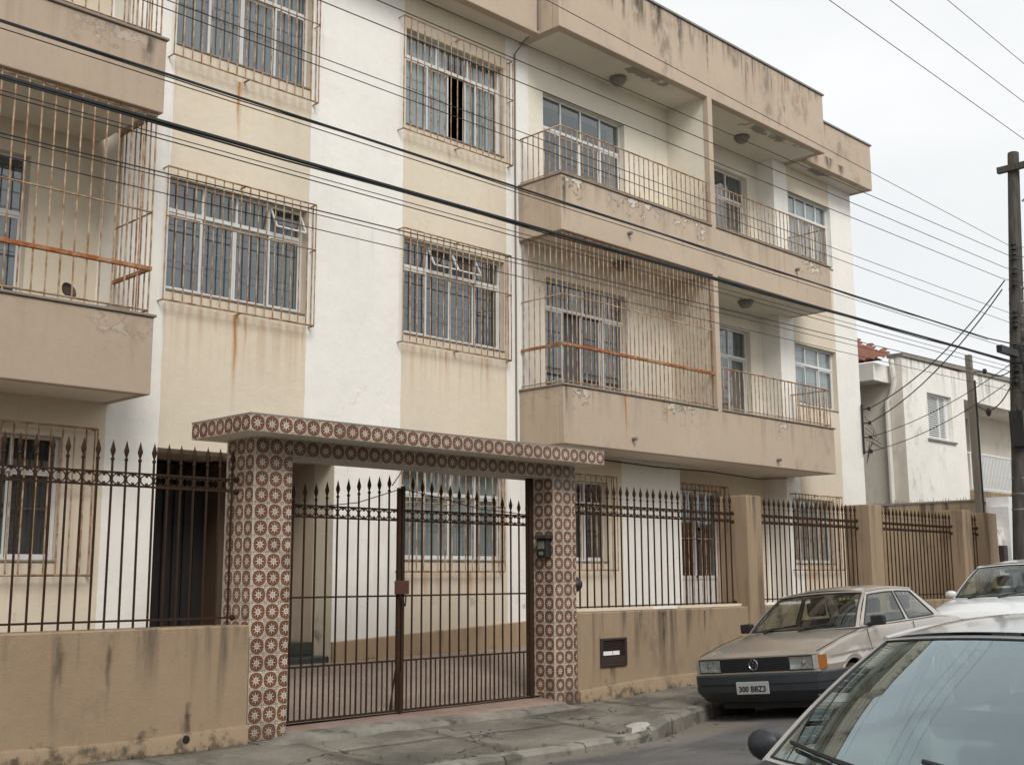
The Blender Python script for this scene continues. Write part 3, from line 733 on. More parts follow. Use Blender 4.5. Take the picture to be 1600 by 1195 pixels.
# balconies ------------------------------------------------------
def drain(parent, x, z, y=YB):
    G().lathe([(.02, 0), (.03, 0), (.03, -.1), (.02, -.1)], 10, (x, y + .02, z), 'y').build('drain_spout', 'conduit', parent, True)
def balcony(x0, x1, z0, z1, mat, div=None, drains=(), led=True):
    g = G(); t = .10
    g.box(x0, x1, YB, YB + t, z0, z1)                        # front band
    g.box(x0, x0 + t, YB + t, B - .002, z0, z1); g.box(x1 - t, x1, YB + t, B - .002, z0, z1)
    o = g.build('balcony', mat, bld); bevel(o, .012, 2)
    s_ = G().box(x0 + t, x1 - t, YB + t, B + T - .004, z0 + .004, z0 + .13).build('balcony_slab', 'soffit', o)
    l = G()
    segs = [(x0 - .02, x1 + .02)] if not div else [(x0 - .02, div[0] - .003), (div[1] + .003, x1 + .02)]
    for a, b_ in segs: l.box(a, b_, YB - .025, YB + t + .02, z1 + .002, z1 + .032)
    l.box(x0 - .02, x0 + t + .02, YB + t + .021, B - .004, z1 + .002, z1 + .032); l.box(x1 - t - .02, x1 + .02, YB + t + .021, B - .004, z1 + .002, z1 + .032)
    lo = l.build('ledge', 'ledge', o); bevel(lo, .006, 1)
    for dx, dzz in drains: drain(o, dx, dzz)
    return o
X0, X1, XD0, XD1 = 12.21, 19.86, 16.0, 16.12
balcony(X0, X1 - .1, 3.32, 4.16, 'band2', (XD0, XD1), ((13.75, 3.50), (17.75, 3.45)))
balcony(X0, X1 + .05, 6.47, 7.32, 'band3', (XD0, XD1), ((13.75, 6.72), (18.65, 7.05)))
balcony(2.02, 5.84, 3.33, 4.15, 'bandleft'); balcony(2.02, 5.84, 6.41, 7.24, 'bandleftup')
# dividing wall between the two bays
for za, zb in ((4.16, 6.47), (7.32, 9.65)):
    wall = G().box(XD0, XD1, YB + .002, B + T - .003, za - .3, zb + .05)
    wall.build('dividing_wall', 'soffit' if za < 5 else 'facade', bld)
    G().box(XD0 - .004, XD1 + .004, YB - .003, YB + .10, za - .02, zb + .02).build('divider_face', 'divider', bld)
# roof parapet: steps forward over the balconies
def parapet(x0, x1, y, z0, z1, name='roof_parapet'):
    o = G().box(x0, x1, y, y + .14, z0, z1).build(name, 'parapet', bld); bevel(o, .012, 2)
    c = G().box(x0 - .01, x1 + .02, y - .03, y + .17, z1 + .002, z1 + .035).build('coping', 'coping', o); return o
parapet(5.9, 12.209, 11.52, 9.65, 10.82); parapet(12.21, 19.95, YB, 9.65, 10.85); parapet(19.951, 22.62, 11.52, 9.62, 10.62)
parapet(-2, 5.899, YB, 9.65, 10.85)
for q_ in ((12.21, 12.35, YB + .141, B + .3, 9.66, 10.84), (19.81, 19.95, YB + .141, B + .3, 9.66, 10.84), (22.48, 22.62, 11.661, 13, 9.63, 10.6)): G().box(*q_).build('parapet_return', 'parapet', bld)
g = G().box(5.9, 12.2, 11.66, B + T - .003, 9.655, 9.78).box(12.352, 19.80, YB + .141, B + T + .05, 9.655, 9.78).box(19.952, 22.478, 11.661, B + T, 9.625, 9.78).box(-2, 5.84, YB + .141, B + T + .1, 9.655, 9.78)
g.build('roof_soffit', 'flaking', bld)
G().box(-2, 22.5, 12.2, 19.2, 10.3, 10.4).build('roof_deck', 'coping', bld)

def railing(x0, x1, z0, h, n, side=True, sideR=False, ret=True, mat='rustbar', toprail='rustbar', sn=8):
    yr = YB + .05; g = G(); z1 = z0 + h
    rr = .014
    path = [(x0, yr, z1), (x1, yr, z1)]
    if side: path = [(x0, B - .01, z1)] + path
    if sideR: path = path + [(x1, B - .01, z1)]
    g.tube(path, rr, 6)
    g.tube([(p[0], p[1], z0 + .05) for p in path], .010, 6)
    o = g.build('railing', toprail, bld, True, 60)
    me = bar_mesh(h, .0095, mat)
    for k in range(n + 1): inst('railing_bar', me, o, (x0 + (x1 - x0) * k / n, yr, z0), random.random() * 6)
    if side:
        for k in range(1, sn): inst('railing_bar', me, o, (x0, yr + (B - yr - .05) * k / (sn - 1), z0))
    if sideR:
        for k in range(1, sn): inst('railing_bar', me, o, (x1, yr + (B - yr - .05) * k / (sn - 1), z0))
    return o
railing(X0 + .05, XD0 - .02, 7.35, .75, 30); railing(XD1 + .02, X1 + .02, 7.35, .75, 30, side=False, sideR=True)
railing(XD1 + .02, X1 - .13, 4.19, .72, 30, side=False, sideR=True)
railing(2.07, 5.79, 7.27, .9, 26, side=False, sideR=True)
def cage(x0, x1, z0, z1, zr, zm, n, sideL, sideR, sn=8):
    yr = YB + .05; g = G()
    path = [(x0, yr), (x1, yr)]
    if sideL: path = [(x0, B - .01)] + path
    if sideR: path = path + [(x1, B - .01)]
    for z, r in ((z0 + .05, .011), (z1 - .03, .012), (zm, .011)): g.tube([(a, b_, z) for a, b_ in path], r, 6)
    o = g.build('balcony_cage', 'rustbar', bld, True, 60)
    q = G()
    for (a, b_), (c, d) in zip(path, path[1:]): 
        if abs(a - c) > abs(b_ - d): q.box(min(a, c) - .015, max(a, c) + .015, yr - .025, yr + .025, zr - .02, zr + .02)
        else: q.box(a - .02, a + .02, min(b_, d) + .03, max(b_, d), zr - .018, zr + .018)
    q.build('hand_rail', 'rustrail', o)
    me = bar_mesh(z1 - z0, .0095, 'rustbar')
    for k in range(n + 1): inst('cage_bar', me, o, (x0 + (x1 - x0) * k / n, yr + random.uniform(-.003, .003), z0), random.random() * 6)
    for flag, xx in ((sideL, x0), (sideR, x1)):
        if flag:
            for k in range(1, sn): inst('cage_bar', me, o, (xx, yr + (B - yr - .05) * k / (sn - 1), z0), random.random() * 6)
    return o
cage(X0 + .05, XD0 - .02, 4.19, 6.47, 4.78, 5.52, 36, True, False)
cage(2.07, 5.79, 4.18, 6.41, 4.68, 5.30, 27, False, True)
# ceiling lights
def ceil_light(x, y, z):
    o = G().lathe([(.06, 0), (.14, -.005), (.15, -.04), (.13, -.05)], 16, (x, y, z)).build('ceiling_light', 'conduit', bld, True)
    G().lathe([(.125, -.05), (.12, -.09), (.08, -.13), (.02, -.145)], 16, (x, y, z)).build('globe', 'lamp', o, True)
ceil_light(14.3, 11.7, 9.655); ceil_light(18.0, 11.75, 9.655); ceil_light(14.3, 11.7, 6.474); ceil_light(18.0, 11.8, 6.474); ceil_light(12.95, 11.6, 3.324)
# conduit down the facade and cable under the balcony
g = G().tube([(12.13, 11.98, 3.0), (12.13, 11.98, 9.45), (12.16, 11.8, 9.62), (12.16, 11.5, 9.72), (12.16, 11.49, 10.8)], .014, 6)
g.build('conduit', 'conduit', bld, True)
g = G().tube([(13.0, 11.9, 3.30), (14.2, 11.93, 3.26), (15.5, 11.95, 3.24), (17, 12.0, 3.26), (18.4, 11.97, 3.21), (19.45, 11.97, 3.28)], .011, 5)
g.build('soffit_cable', 'wire', bld, True)
# service bracket at the right corner
g = G().tube([(22.46, 11.96, 3.95), (22.46, 11.96, 5.0)], .022, 6)
for z in (4.0, 4.3, 4.6, 4.9): g.tube([(22.46, 11.96, z), (22.5, 11.84, z)], .014, 5).lathe([(.02, -.04), (.035, -.03), (.03, 0), (.035, .03), (.02, .04)], 8, (22.5, 11.82, z))
for k in range(5): g.tube([(22.48, 11.92, 4.75 - k * .12), (22.55 + .03 * k, 11.75 - .03 * k, 4.45 - .1 * k), (22.5, 11.85, 4.0 + .05 * k), (22.44, 11.9, 3.75)], .007, 4)
g.build('cable_bracket', 'wire', bld, True)
# rusty bowl and bricks on the caged balcony ledge
g = G().lathe([(.03, 0), (.09, .02), (.12, .06), (.115, .06), (.08, .03)], 14, (0, 0, 0)); o = g.build('rusty_bowl', 'plastic_box', None, True); o.location = (5.0, 11.6, 4.40); o.rotation_euler = (1.2, .3, .2)
tag(o, 'rusty metal bowl on the caged balcony at the left', 'bowl'); o.location = (4.95, 11.26, 4.30); o.scale = (.75, .75, .75)
br = G().box(-.12, .12, -.05, .05, 0, .05).build('loose_brick', 'ledge'); br.location = (5.5, 11.27, 4.183); tag(br, 'loose grey brick lying on the left caged balcony ledge', 'brick')

# ------------------------------------------------------------------ low street walls
def low_wall(name, label, x0, x1, ztop, pillars=(), holes=()):
    root = thing(name, label, 'wall')
    n = max(2, int((x1 - x0) / .4)); g = G(); yb = F + .30
    for k in range(n + 1):
        x = x0 + (x1 - x0) * k / n; zb = gz(x) - .15
        g.v += [(x, F, zb), (x, F, ztop - .012), (x, F + .012, ztop), (x, yb, ztop), (x, yb, zb)]
    for k in range(n):
        for q in range(4): g.f.append((k * 5 + q, k * 5 + q + 1, (k + 1) * 5 + q + 1, (k + 1) * 5 + q))
    g.f += [(0, 1, 2, 3, 4), tuple(n * 5 + q for q in (4, 3, 2, 1, 0))]
    g.build('wall_body', 'wall', root)
    g = G()                                            # sloping skirting at the foot
    for k in range(n + 1):
        x = x0 + .003 + (x1 - x0 - .006) * k / n; zb = gz(x)
        h = .155 + .015 * math.sin(x * 2.3)
        g.v += [(x, F - .045, zb - .1), (x, F - .04, zb + h - .03), (x, F - .03, zb + h - .008), (x, F + .01, zb + h)]
    for k in range(n):
        for q in range(3): g.f.append((k * 4 + q, k * 4 + q + 1, (k + 1) * 4 + q + 1, (k + 1) * 4 + q))
    g.f += [(0, 1, 2, 3), tuple(n * 4 + q for q in (3, 2, 1, 0))]
    g.build('skirting', 'wall', root, True, 50)
    for a, b_, zt in pillars:
        p = G().box(a, b_, F - .035, F + .42, gz(a) - .1, zt).build('pillar', 'wall', root); bevel(p, .012, 2)
    return root
lw = low_wall('street_wall', 'stained tan rendered low wall left of the tiled gate portal', -3, 5.945, 1.035)
G().lathe([(.034, -.0475), (.036, -.02), (.0, -.02)], 14, (0, 0, 0), 'y').build('drain_hole', 'wire', lw).location = (5.33, F + .002, .10)
low_wall('street_wall', 'tan rendered low wall with pillars behind the parked cars, right of the portal', 10.385, 22.36, 1.035,
         ((13.93, 14.30, 2.57), (17.42, 17.84, 2.58), (20.86, 21.24, 2.62), (21.95, 22.35, 2.6)))
cap = G().box(10.385, 13.92, F + .1, F + .22, 1.04, 1.075).box(14.31, 17.41, F + .1, F + .22, 1.04, 1.075).build('fence_kerb', 'facade')
cap.parent = bpy.data.objects['street_wall.001']
# side boundary wall between the lots
sw = G().box(22.56, 22.74, 9.62, 19, 0, 2.86).build('side_wall', 'sidewall'); tag(sw, 'grimy brown side wall behind the last stretch of fence', 'wall')
o = G().box(22.54, 22.76, 9.60, 19, 2.862, 2.90).build('wall_coping', 'coping', sw)
rr_ = random.Random(5)
g = G()
for k in range(60):
    yy = 9.7 + k * .06; h = rr_.uniform(.02, .1); g.add([(22.65 - .02, yy, 2.9), (22.65 + .02, yy, 2.9), (22.65, yy + rr_.uniform(-.03, .03), 2.9 + h)], [(0, 1, 2)])
MT['weed'] = simple('dry_weeds', (0.07, 0.075, 0.035), .9)
o = g.build('wall_weeds', 'weed', sw); o['kind'] = 'stuff'

# ------------------------------------------------------------------ iron fences
_pk = {}
def picket_mesh(h, r=.009, w=.024):
    """square bar with collars and a spear head; h = total height"""
    k = (round(h, 3), r)
    if k in _pk: return _pk[k]
    g = G(); hs = h - .17
    g.tube([(0, 0, 0), (0, 0, hs / 2), (0, 0, hs)], r * 1.2, 4)
    g.lathe([(r * 1.1, hs - .012), (r * 1.9, hs - .004), (r * 1.9, hs + .010), (r * 1.0, hs + .018), (r * .95, hs + .026),
             (w * .9, hs + .066), (w * .98, hs + .082), (w * .72, hs + .105), (w * .32, hs + .142), (.001, h)], 8)
    m = g.me('picket', 'iron', True, 50); _pk[k] = m; return m
def scroll_mesh(wd, ht):
    g = G()
    for s_ in (-1, 1):
        pts = []
        R0 = ht * .42
        for k in range(11):
            a = R(72) + R(216) * k / 10
            pts.append((s_ * (math.cos(a) * R0 * 1.22), math.sin(a) * R0))
        # curled ends
        def curl(cx, cz, a0, a1): return [(cx + .012 * math.cos(R(a0 + (a1 - a0) * k / 5)), cz + .012 * math.sin(R(a0 + (a1 - a0) * k / 5))) for k in range(6)]
        pts = [(px * 1.0, pz) for px, pz in pts]
        x_end, z_end = pts[0]
        top = [(x_end + s_ * -.004 + s_ * .010 * math.cos(R(t)), z_end - .010 + .010 * math.sin(R(t))) for t in (250, 180, 120, 60)]
        bot = [(px, -pz) for px, pz in top[::-1]]
        allp = top + pts + bot
        g.tube([(px + s_ * -wd * .0, 0, pz) for px, pz in allp], .0070, 4)
    return g.me('scroll', 'iron', True, 60)
SCR = scroll_mesh(.13, .112)
REND = G().lathe([(.02, -.02), (.028, -.01), (.028, .01), (.02, .02)], 8, (0, 0, 0), 'x').me('rail_end', 'iron', True)
def fence(label, x0, x1, y, zb, rails, tip, n, rail_ext=.05):
    root = thing('iron_fence', label, 'fence', (0, 0, 0), 'spear topped iron fences on the street walls')
    for z in rails:
        G().tube([(x0 - rail_ext, y, z), (x1 + rail_ext, y, z)], .0125, 4).build('rail', 'iron', root)
    h = tip - zb + .02; me = picket_mesh(h)
    step = (x1 - x0) / n
    for k in range(n + 1): inst('picket', me, root, (x0 + step * k, y + .0, zb - .02), 0).rotation_euler = (random.uniform(-.004, .004), random.uniform(-.004, .004), 0)
    zs = (rails[0] + rails[1]) / 2; sc_ = abs(rails[0] - rails[1]) / .112
    for k in range(n): inst('scroll', SCR, root, (x0 + step * (k + .5), y, zs), 0, (step / .13, 1, sc_))
    for xe in (x0 - rail_ext, x1 + rail_ext):
        for z in rails: inst('rail_end', REND, root, (xe, y, z))
    return root
fence('brown spear topped fence on the low wall left of the tiled portal', 1.5, 5.82, 9.45, 1.06, (2.35, 2.24, 1.10), 2.63, 33)
fence('brown spear topped fence between the tiled portal and the first tan pillar', 10.5, 13.82, 9.45, 1.06, (2.32, 2.20, 1.09), 2.58, 25)
fence('brown spear topped fence between the first and second tan pillars', 14.42, 17.32, 9.45, 1.08, (2.32, 2.20, 1.12), 2.58, 22)
fence('brown spear topped fence before the grimy side wall, between second and third pillars', 17.95, 20.76, 9.45, 1.06, (2.32, 2.20, 1.12), 2.57, 21)
fence('short brown fence length between the two farthest tan pillars', 21.34, 21.86, 9.45, 1.06, (2.32, 2.20, 1.12), 2.57, 4)

# ------------------------------------------------------------------ tiled gate portal
portal = thing('gate_portal', 'gate portal clad in brown and cream flower tiles with a flat slab top', 'gateway', (0, 0, 0))
LP = (5.95, 6.37); RP = (10.0, 10.38); TH = .152; ZS = 2.745
G().box(LP[0] + .009, LP[1] - .001, F + .009, F + .50, -.15, ZS).build('pillar_core', 'grout', portal); G().box(RP[0] + .009, RP[1] - .001, F + .009, F + .47, -.15, ZS).build('pillar_core', 'grout', portal)
bm_ = G().box(LP[1], RP[0] + .008, F + .009, F + .46, ZS - TH - .005, ZS).build('lintel', 'grout', portal)
SX0, SX1, SY0, SY1, SZ1 = 5.66, 10.50, 8.92, 9.93, 2.90
sl = G().box(SX0 + .008, SX1, SY0 + .008, SY1, ZS + .002, SZ1 - .004).build('slab', 'soffit', portal)
G().box(SX0 - .004, SX1 + .004, SY0 - .004, SY1, SZ1 - .003, SZ1 + .012).build('slab_edge_strip', 'ledge', portal)
_tm = {}
def tile_mesh(wd=.1485, h=.1485, ox=0, oz=0):
    k = (round(wd, 4), round(h, 4), round(ox, 4), round(oz, 4))
    if k in _tm: return _tm[k]
    hw, hh, e = wd / 2, h / 2, .004
    vs = [(-hw + ox, 0, -hh + oz), (hw + ox, 0, -hh + oz), (hw + ox, 0, hh + oz), (-hw + ox, 0, hh + oz)]
    vs += [(-hw + ox, -.006, -hh + oz), (hw + ox, -.006, -hh + oz), (hw + ox, -.006, hh + oz), (-hw + ox, -.006, hh + oz)]
    vs += [(-hw + e + ox, -.009, -hh + e + oz), (hw - e + ox, -.009, -hh + e + oz), (hw - e + ox, -.009, hh - e + oz), (-hw + e + ox, -.009, hh - e + oz)]
    fs = [(8, 9, 10, 11)] + [(a, (a + 1) % 4, 4 + (a + 1) % 4, 4 + a) for a in range(4)] + [(4 + a, 4 + (a + 1) % 4, 8 + (a + 1) % 4, 8 + a) for a in range(4)]
    me = mesh('tile', vs, fs); me.materials.append(MT['tile']); _tm[k] = me; return me
def tile(x, y, z, face, wd=TH - .003, h=TH - .003, ox=0, oz=0):
    o = inst('tile', tile_mesh(wd, h, ox, oz), portal, (x, y, z), 0 if face == 'front' else R(-90))
    o.rotation_euler.x = random.uniform(-.006, .006)
    return o
def pillar_tiles(px, side_depth, side_z0):
    W = px[1] - px[0]; rows = 18
    for r in range(rows + 1):
        zc = ZS - TH * (r + .5)
        if zc < -.03: continue
        for c in range(3):
            xa = px[0] + .006 + c * TH
            full = xa + TH <= px[1] + .002
            if full: tile(xa + TH / 2, F + .009, zc, 'front')
            else:
                wd = px[1] - xa - .003
                if wd > .02: tile(xa + TH / 2, F + .009, zc, 'front', wd, TH - .003, -(TH - .003 - wd) / 2)
        if zc + TH / 2 > side_z0:
            for c in range(3):
                tile(px[0] + .009, F + .008 + TH * (c + .5), zc, 'left')
pillar_tiles(LP, .48, 1.05); pillar_tiles(RP, .47, -.1)
nx = int((RP[0] - LP[1]) / TH) + 1; stp = (RP[0] - LP[1]) / nx
for k in range(nx): tile(LP[1] + stp * (k + .5), F + .009, ZS - TH / 2, 'front', stp - .003)
n = 32; stp = (SX1 - SX0) / n
for k in range(n): tile(SX0 + stp * (k + .5), SY0 + .008, (ZS + SZ1) / 2, 'front', stp - .003, SZ1 - ZS - .004)
n = 7; stp = (SY1 - SY0) / n
for k in range(n): tile(SX0 + .008, SY0 + stp * (k + .5), (ZS + SZ1) / 2, 'left', stp - .003, SZ1 - ZS - .004)
# driveway threshold
th_ = G().grid(lambda u, v: (6.40 + 3.62 * u, 9.13 + .55 * v + .02 * math.sin(u * 9) * (v < .01), .04 + .02 * u + .05 * v + (0 if v > .01 else -.0)), 24, 4)
thr = th_.build('threshold', 'sill', None, True)
m_ = thr.modifiers.new('s', 'SOLIDIFY'); m_.thickness = .1; m_.offset = -1 if thr.data.polygons[0].normal.z > 0 else 1
struct(thr)
ap = G()
for k in range(25):
    xx = 5.98 + (10.28 - 5.98) * k / 24
    e = min(1, max(0, (xx - 6.2) * 6)) * min(1, max(0, (10.2 - xx) * 4))
    j = .02 * math.sin(xx * 5.3) + .012 * math.sin(xx * 13)
    ap.v += [(xx, 8.98 + j, swz(xx, 8.98) - .03), (xx, 9.0 + j, swz(xx, 9) + .03 * e + .003), (xx, 9.14, .045 * e + .01), (xx, 9.26, .06 * e)]
for k in range(24):
    for q in range(3): ap.f.append((k * 4 + q, k * 4 + q + 1, (k + 1) * 4 + q + 1, (k + 1) * 4 + q))
apo = ap.build('driveway_lip', 'kerb', None, True, 30); struct(apo)

# ------------------------------------------------------------------ gate leaves
YG = 9.52
def gate_leaf(label, x0, x1, n, tips, stile_left, stile_right):
    root = thing('gate_leaf', label, 'gate', (0, 0, 0), 'leaves of the driveway gate')
    for z in (2.15, 2.04, 1.265, .61, .115): G().tube([(x0, YG, z), (x1, YG, z)], .0125, 4).build('rail', 'iron', root)
    step = (x1 - x0) / n
    for k in range(n + 1):
        t = k / n; tip = tips(t)
        xx = x0 + step * k
        if (k == 0 and stile_left) or (k == n and stile_right): continue
        inst('picket', picket_mesh(round(tip - .11, 2), .0085, .022), root, (xx, YG, .11))
    me = bar_mesh(.5, .0085, 'iron')
    for k in range(n): inst('short_bar', me, root, (x0 + step * (k + .5), YG, .115))
    for k in range(n): inst('scroll', SCR, root, (x0 + step * (k + .5), YG, 2.095), 0, (step / .13, 1, .98))
    for f_, xx in ((stile_left, x0), (stile_right, x1)):
        if f_: G().box(xx - .017, xx + .017, YG - .017, YG + .017, f_[0], f_[1]).build('stile', 'iron', root)
    return root
gl = gate_leaf('brown iron gate leaf with spear tips beside the left tiled pillar', 6.42, 7.875, 11, lambda t: 2.33 + .20 * t, (.1, 2.3), (.06, 2.38))
gr = gate_leaf('brown iron gate leaf with spear tips hung on the right tiled pillar', 7.93, 9.80, 14, lambda t: 2.52 - .20 * t, (.06, 2.40), None)
G().box(9.81, 9.875, YG - .032, YG + .032, .07, 2.585).build('hinge_post', 'iron', gr)
lk = G().box(7.80, 7.985, YG - .05, YG - .028, 1.28, 1.42).build('lock_plate', 'lockplate', gl); bevel(lk, .006)
ch = G().tube([(7.86, YG - .05, 1.27), (7.89, YG - .07, 1.2), (7.93, YG - .05, 1.16), (7.95, YG - .04, 1.26)], .008, 5).tube([(7.88, YG - .04, .06), (7.88, YG - .04, .5)], .01, 5).tube([(7.80, YG + .02, .12), (7.875, YG + .03, .5)], .009, 4)
ch.build('bolt', 'iron', gl, True)
g = G().tube([(7.78, YG, 2.40), (7.89, YG - .02, 2.55), (7.90, YG - .02, 2.42)], .006, 5).build('finial_hook', 'iron', gl, True)
g = G().tube([(6.40, 9.49, 2.17), (6.8, 9.485, 2.14), (7.3, 9.485, 2.20), (7.88, 9.485, 2.37), (8.4, 9.485, 2.30), (9.0, 9.485, 2.20), (9.8, 9.49, 2.16)], .005, 5)
tag(g.build('gate_cable', 'wire', None, True), 'thin dark cable drooping across the top of the driveway gate', 'cable')

# small fittings ---------------------------------------------------
ic = thing('intercom', 'small dark lantern shaped intercom box on the right tiled pillar', 'intercom', (RP[0], 9.40, 1.80))
g = G().box(-.09, 0, -.075, .075, -.13, .09).build('case', 'black', ic); bevel(g, .008)
G().add([(-.13, -.11, .09), (0, -.11, .09), (0, .11, .09), (-.13, .11, .09), (-.09, -.07, .13), (0, -.07, .13), (0, .07, .13), (-.09, .07, .13)], [(0, 3, 2, 1), (4, 5, 6, 7), (0, 1, 5, 4), (1, 2, 6, 5), (2, 3, 7, 6), (3, 0, 4, 7)]).build('hood', 'black', ic)
G().box(-.098, -.09, -.05, .05, -.03, .06).build('speaker_grille', 'conduit', ic)
G().box(-.097, -.09, -.03, .03, -.10, -.06).build('button', 'conduit', ic)
mb = thing('letter_box', 'brown barred letter box set into the tan wall right of the portal', 'letter box', (11.02, F, .56))
g = G().box(-.24, .24, -.03, .0, .135, .165).box(-.24, .24, -.03, 0, -.165, -.14).box(-.24, -.205, -.03, 0, -.14, .135).box(.205, .24, -.03, 0, -.14, .135)
g = g.build('frame', 'plastic_box', mb); bevel(g, .005, 1)
G().box(-.205, .205, -.006, -.002, -.14, .135).build('recess', 'wire', mb)
for k in range(7): G().box(-.205, .205, -.016, -.010, .115 - k * .018, .123 - k * .018).build('slat', 'plastic_box', mb)
G().box(-.205, .205, -.02, -.007, -.135, -.05).build('flap', 'plastic_box', mb)
for a, b_ in ((-.20, -.03), (-.02, .10)): G().box(a, b_, -.0195, -.0165, -.035, .012).build('envelope', 'paper', mb)
bell = thing('meter_knob', 'dark round fitting at the fence end beside the right tiled pillar', 'fitting', (10.44, 9.40, 1.36))
G().lathe([(.05, .05), (.085, .03), (.095, -.05), (.06, -.11), (.03, -.13)], 12, (0, 0, 0), 'y').build('dome', 'black', bell, True); G().box(-.07, -.05, -.03, .05, -.03, .03).build('arm', 'black', bell)
wl = thing('wall_lamp', 'black lamp fixed behind the left tiled pillar inside the gate', 'lamp', (LP[1], 9.70, 1.88))
G().box(0, .02, -.05, .05, -.06, .06).build('plate', 'black', wl)
G().add([(.02, -.03, .02), (.02, .03, .02), (.16, .05, .06), (.16, -.05, .06), (.02, -.03, -.04), (.02, .03, -.04), (.13, .05, -.09), (.13, -.05, -.09)], [(0, 1, 2, 3), (4, 7, 6, 5), (0, 4, 5, 1), (3, 2, 6, 7), (0, 3, 7, 4), (1, 5, 6, 2)]).build('shade', 'black', wl)

# ------------------------------------------------------------------ neighbour's house
HX, HY = 25.05, 12.29
hs_ = thing('neighbour_house', 'white two storey house with shuttered window and balcony beyond the apartment block', 'house', (0, 0, 0))
wall_panel('front_wall', HX, 28.25, 0, 6.42, HY, .3, [(26.25, 27.55, 4.62, 5.72)], 'house', hs_)
G().box(HX - .006, HX - .001, HY + .004, HY + .31, 0, 6.1).build('corner_face', 'housecream', hs_)
G().box(HX, HX + .3, HY + .301, 22, 0, 6.1).build('side_wall', 'housecream', hs_)
wall_panel('balcony_back_wall', 28.25, 36, 0, 6.6, HY + 1.1, .3, [(29.3, 31.0, 3.5, 5.62)], 'housecream', hs_)
G().box(27.95, 28.25, HY + .301, HY + 1.1, 0, 6.4).build('return_wall', 'house', hs_)
G().box(28.252, 36, HY, HY + .2, 5.75, 6.6).box(28.252, 36, HY + .2, HY + 1.1, 5.75, 5.85).build('canopy', 'house', hs_)
bs_ = G().box(28.252, 36, HY - .1, HY + 1.1, 3.25, 3.5).box(28.252, 36, HY, HY + 1.1, 2.9, 3.248).build('balcony_slab', 'wall', hs_)
# parapet rising line with a coping
G().add([(HX - .02, HY - .05, 6.42), (36, HY - .05, 6.6), (36, HY + .35, 6.6), (HX - .02, HY + .35, 6.42), (HX - .02, HY - .05, 6.5), (36, HY - .05, 6.70), (36, HY + .35, 6.70), (HX - .02, HY + .35, 6.5)],
        [(0, 3, 2, 1), (4, 5, 6, 7), (0, 1, 5, 4), (1, 2, 6, 5), (2, 3, 7, 6), (3, 0, 4, 7)]).build('parapet_coping', 'ledge', hs_)
dr = G().box(29.32, 30.0, HY + 1.2, HY + 1.26, 3.5, 5.6).build('balcony_door', 'entry', hs_)
G().box(30.0, 30.98, HY + 1.22, HY + 1.24, 3.5, 5.6).build('pane', 'glass', dr)
G().box(30.42, 30.50, HY + 1.19, HY + 1.25, 3.5, 5.6).build('stile', 'wire', dr)
G().box(28.6, 35.8, HY + 3.5, HY + 3.6, 0, 6.5).build('back_partition', 'darkroom', hs_)
sw_ = G().box(26.26, 27.54, HY + .1, HY + .14, 4.63, 4.68).box(26.26, 27.54, HY + .1, HY + .14, 5.66, 5.71).box(26.26, 26.31, HY + .1, HY + .14, 4.68, 5.66).box(27.0, 27.06, HY + .1, HY + .14, 4.68, 5.66).box(27.35, 27.54, HY + .1, HY + .14, 4.68, 5.66).build('shutter_frame', 'shutter', hs_)
sm = G().add([(0, 0, 0), (.68, 0, 0), (.68, .03, .035), (0, .03, .035), (0, .008, 0), (.68, .008, 0), (.68, .038, .035), (0, .038, .035)], [(0, 1, 2, 3), (4, 7, 6, 5), (0, 4, 5, 1), (3, 2, 6, 7), (0, 3, 7, 4), (1, 5, 6, 2)]).me('shutter_slat', 'shutter')
for k in range(19):
    inst('slat', sm, sw_, (26.32, HY + .10, 4.69 + k * .051)); inst('slat', sm, sw_, (27.06, HY + .10, 4.69 + k * .051)).scale = (.43, 1, 1)
G().box(26.26, 27.54, HY + .15, HY + .16, 4.63, 5.71).build('shutter_back', 'conduit', sw_)
G().box(26.15, 27.65, HY - .05, HY + .1, 4.57, 4.615).build('window_sill', 'ledge', hs_)
# balcony railing of the house
rg = G().tube([(28.3, HY - .05, 4.42), (36, HY - .05, 4.42)], .025, 6).tube([(28.3, HY - .05, 4.42), (28.3, HY + 1.0, 4.42)], .025, 6).tube([(28.3, HY - .05, 3.55), (36, HY - .05, 3.55)], .02, 6).build('balcony_railing', 'whitegate', hs_)
me = bar_mesh(.88, .018, 'whitegate')
for k in range(86): inst('baluster', me, rg, (28.3 + k * .088, HY - .05, 3.54))
for k in range(10): inst('baluster', me, rg, (28.3, HY + .04 + k * .1, 3.54))
# eave, down pipe and clay roof at the side
G().box(HX - .75, HX - .001, HY + .35, 22, 5.84, 5.96).box(HX - .78, HX - .70, HY + .30, 22, 5.82, 6.22).box(HX - .70, HX - .001, HY + .30, HY + .36, 5.82, 6.22).build('eave', 'house', hs_)
G().tube([(HX - .1, HY + .2, 6.35), (HX - .1, HY + .15, 5.85), (HX - .03, HY + .28, 5.55), (HX + -.06, HY + .38, 5.4), (HX - .06, HY + .38, 2.6)], .06, 8).build('down_pipe', 'house', hs_, True)
RX, RY, RZ = HX - .78, HY + .05, 6.24
roof = G().add([(RX, RY, RZ), (RX, 22, RZ), (RX + 3.4, 22, RZ + 1.5), (RX + 3.4, RY + 3.4, RZ + 1.5)], [(0, 3, 2, 1)]).build('roof', 'rooftile', hs_)
sl_ = math.atan2(1.5, 3.4)
tg = G()
n_ = 5
for i in range(n_ + 1):
    a = math.pi * i / n_
    tg.v += [(0, .11 * math.cos(a), .055 * math.sin(a)), (.42, .095 * math.cos(a), .045 * math.sin(a) + .02)]
tg.f = [(2 * i, 2 * i + 1, 2 * i + 3, 2 * i + 2) for i in range(n_)]
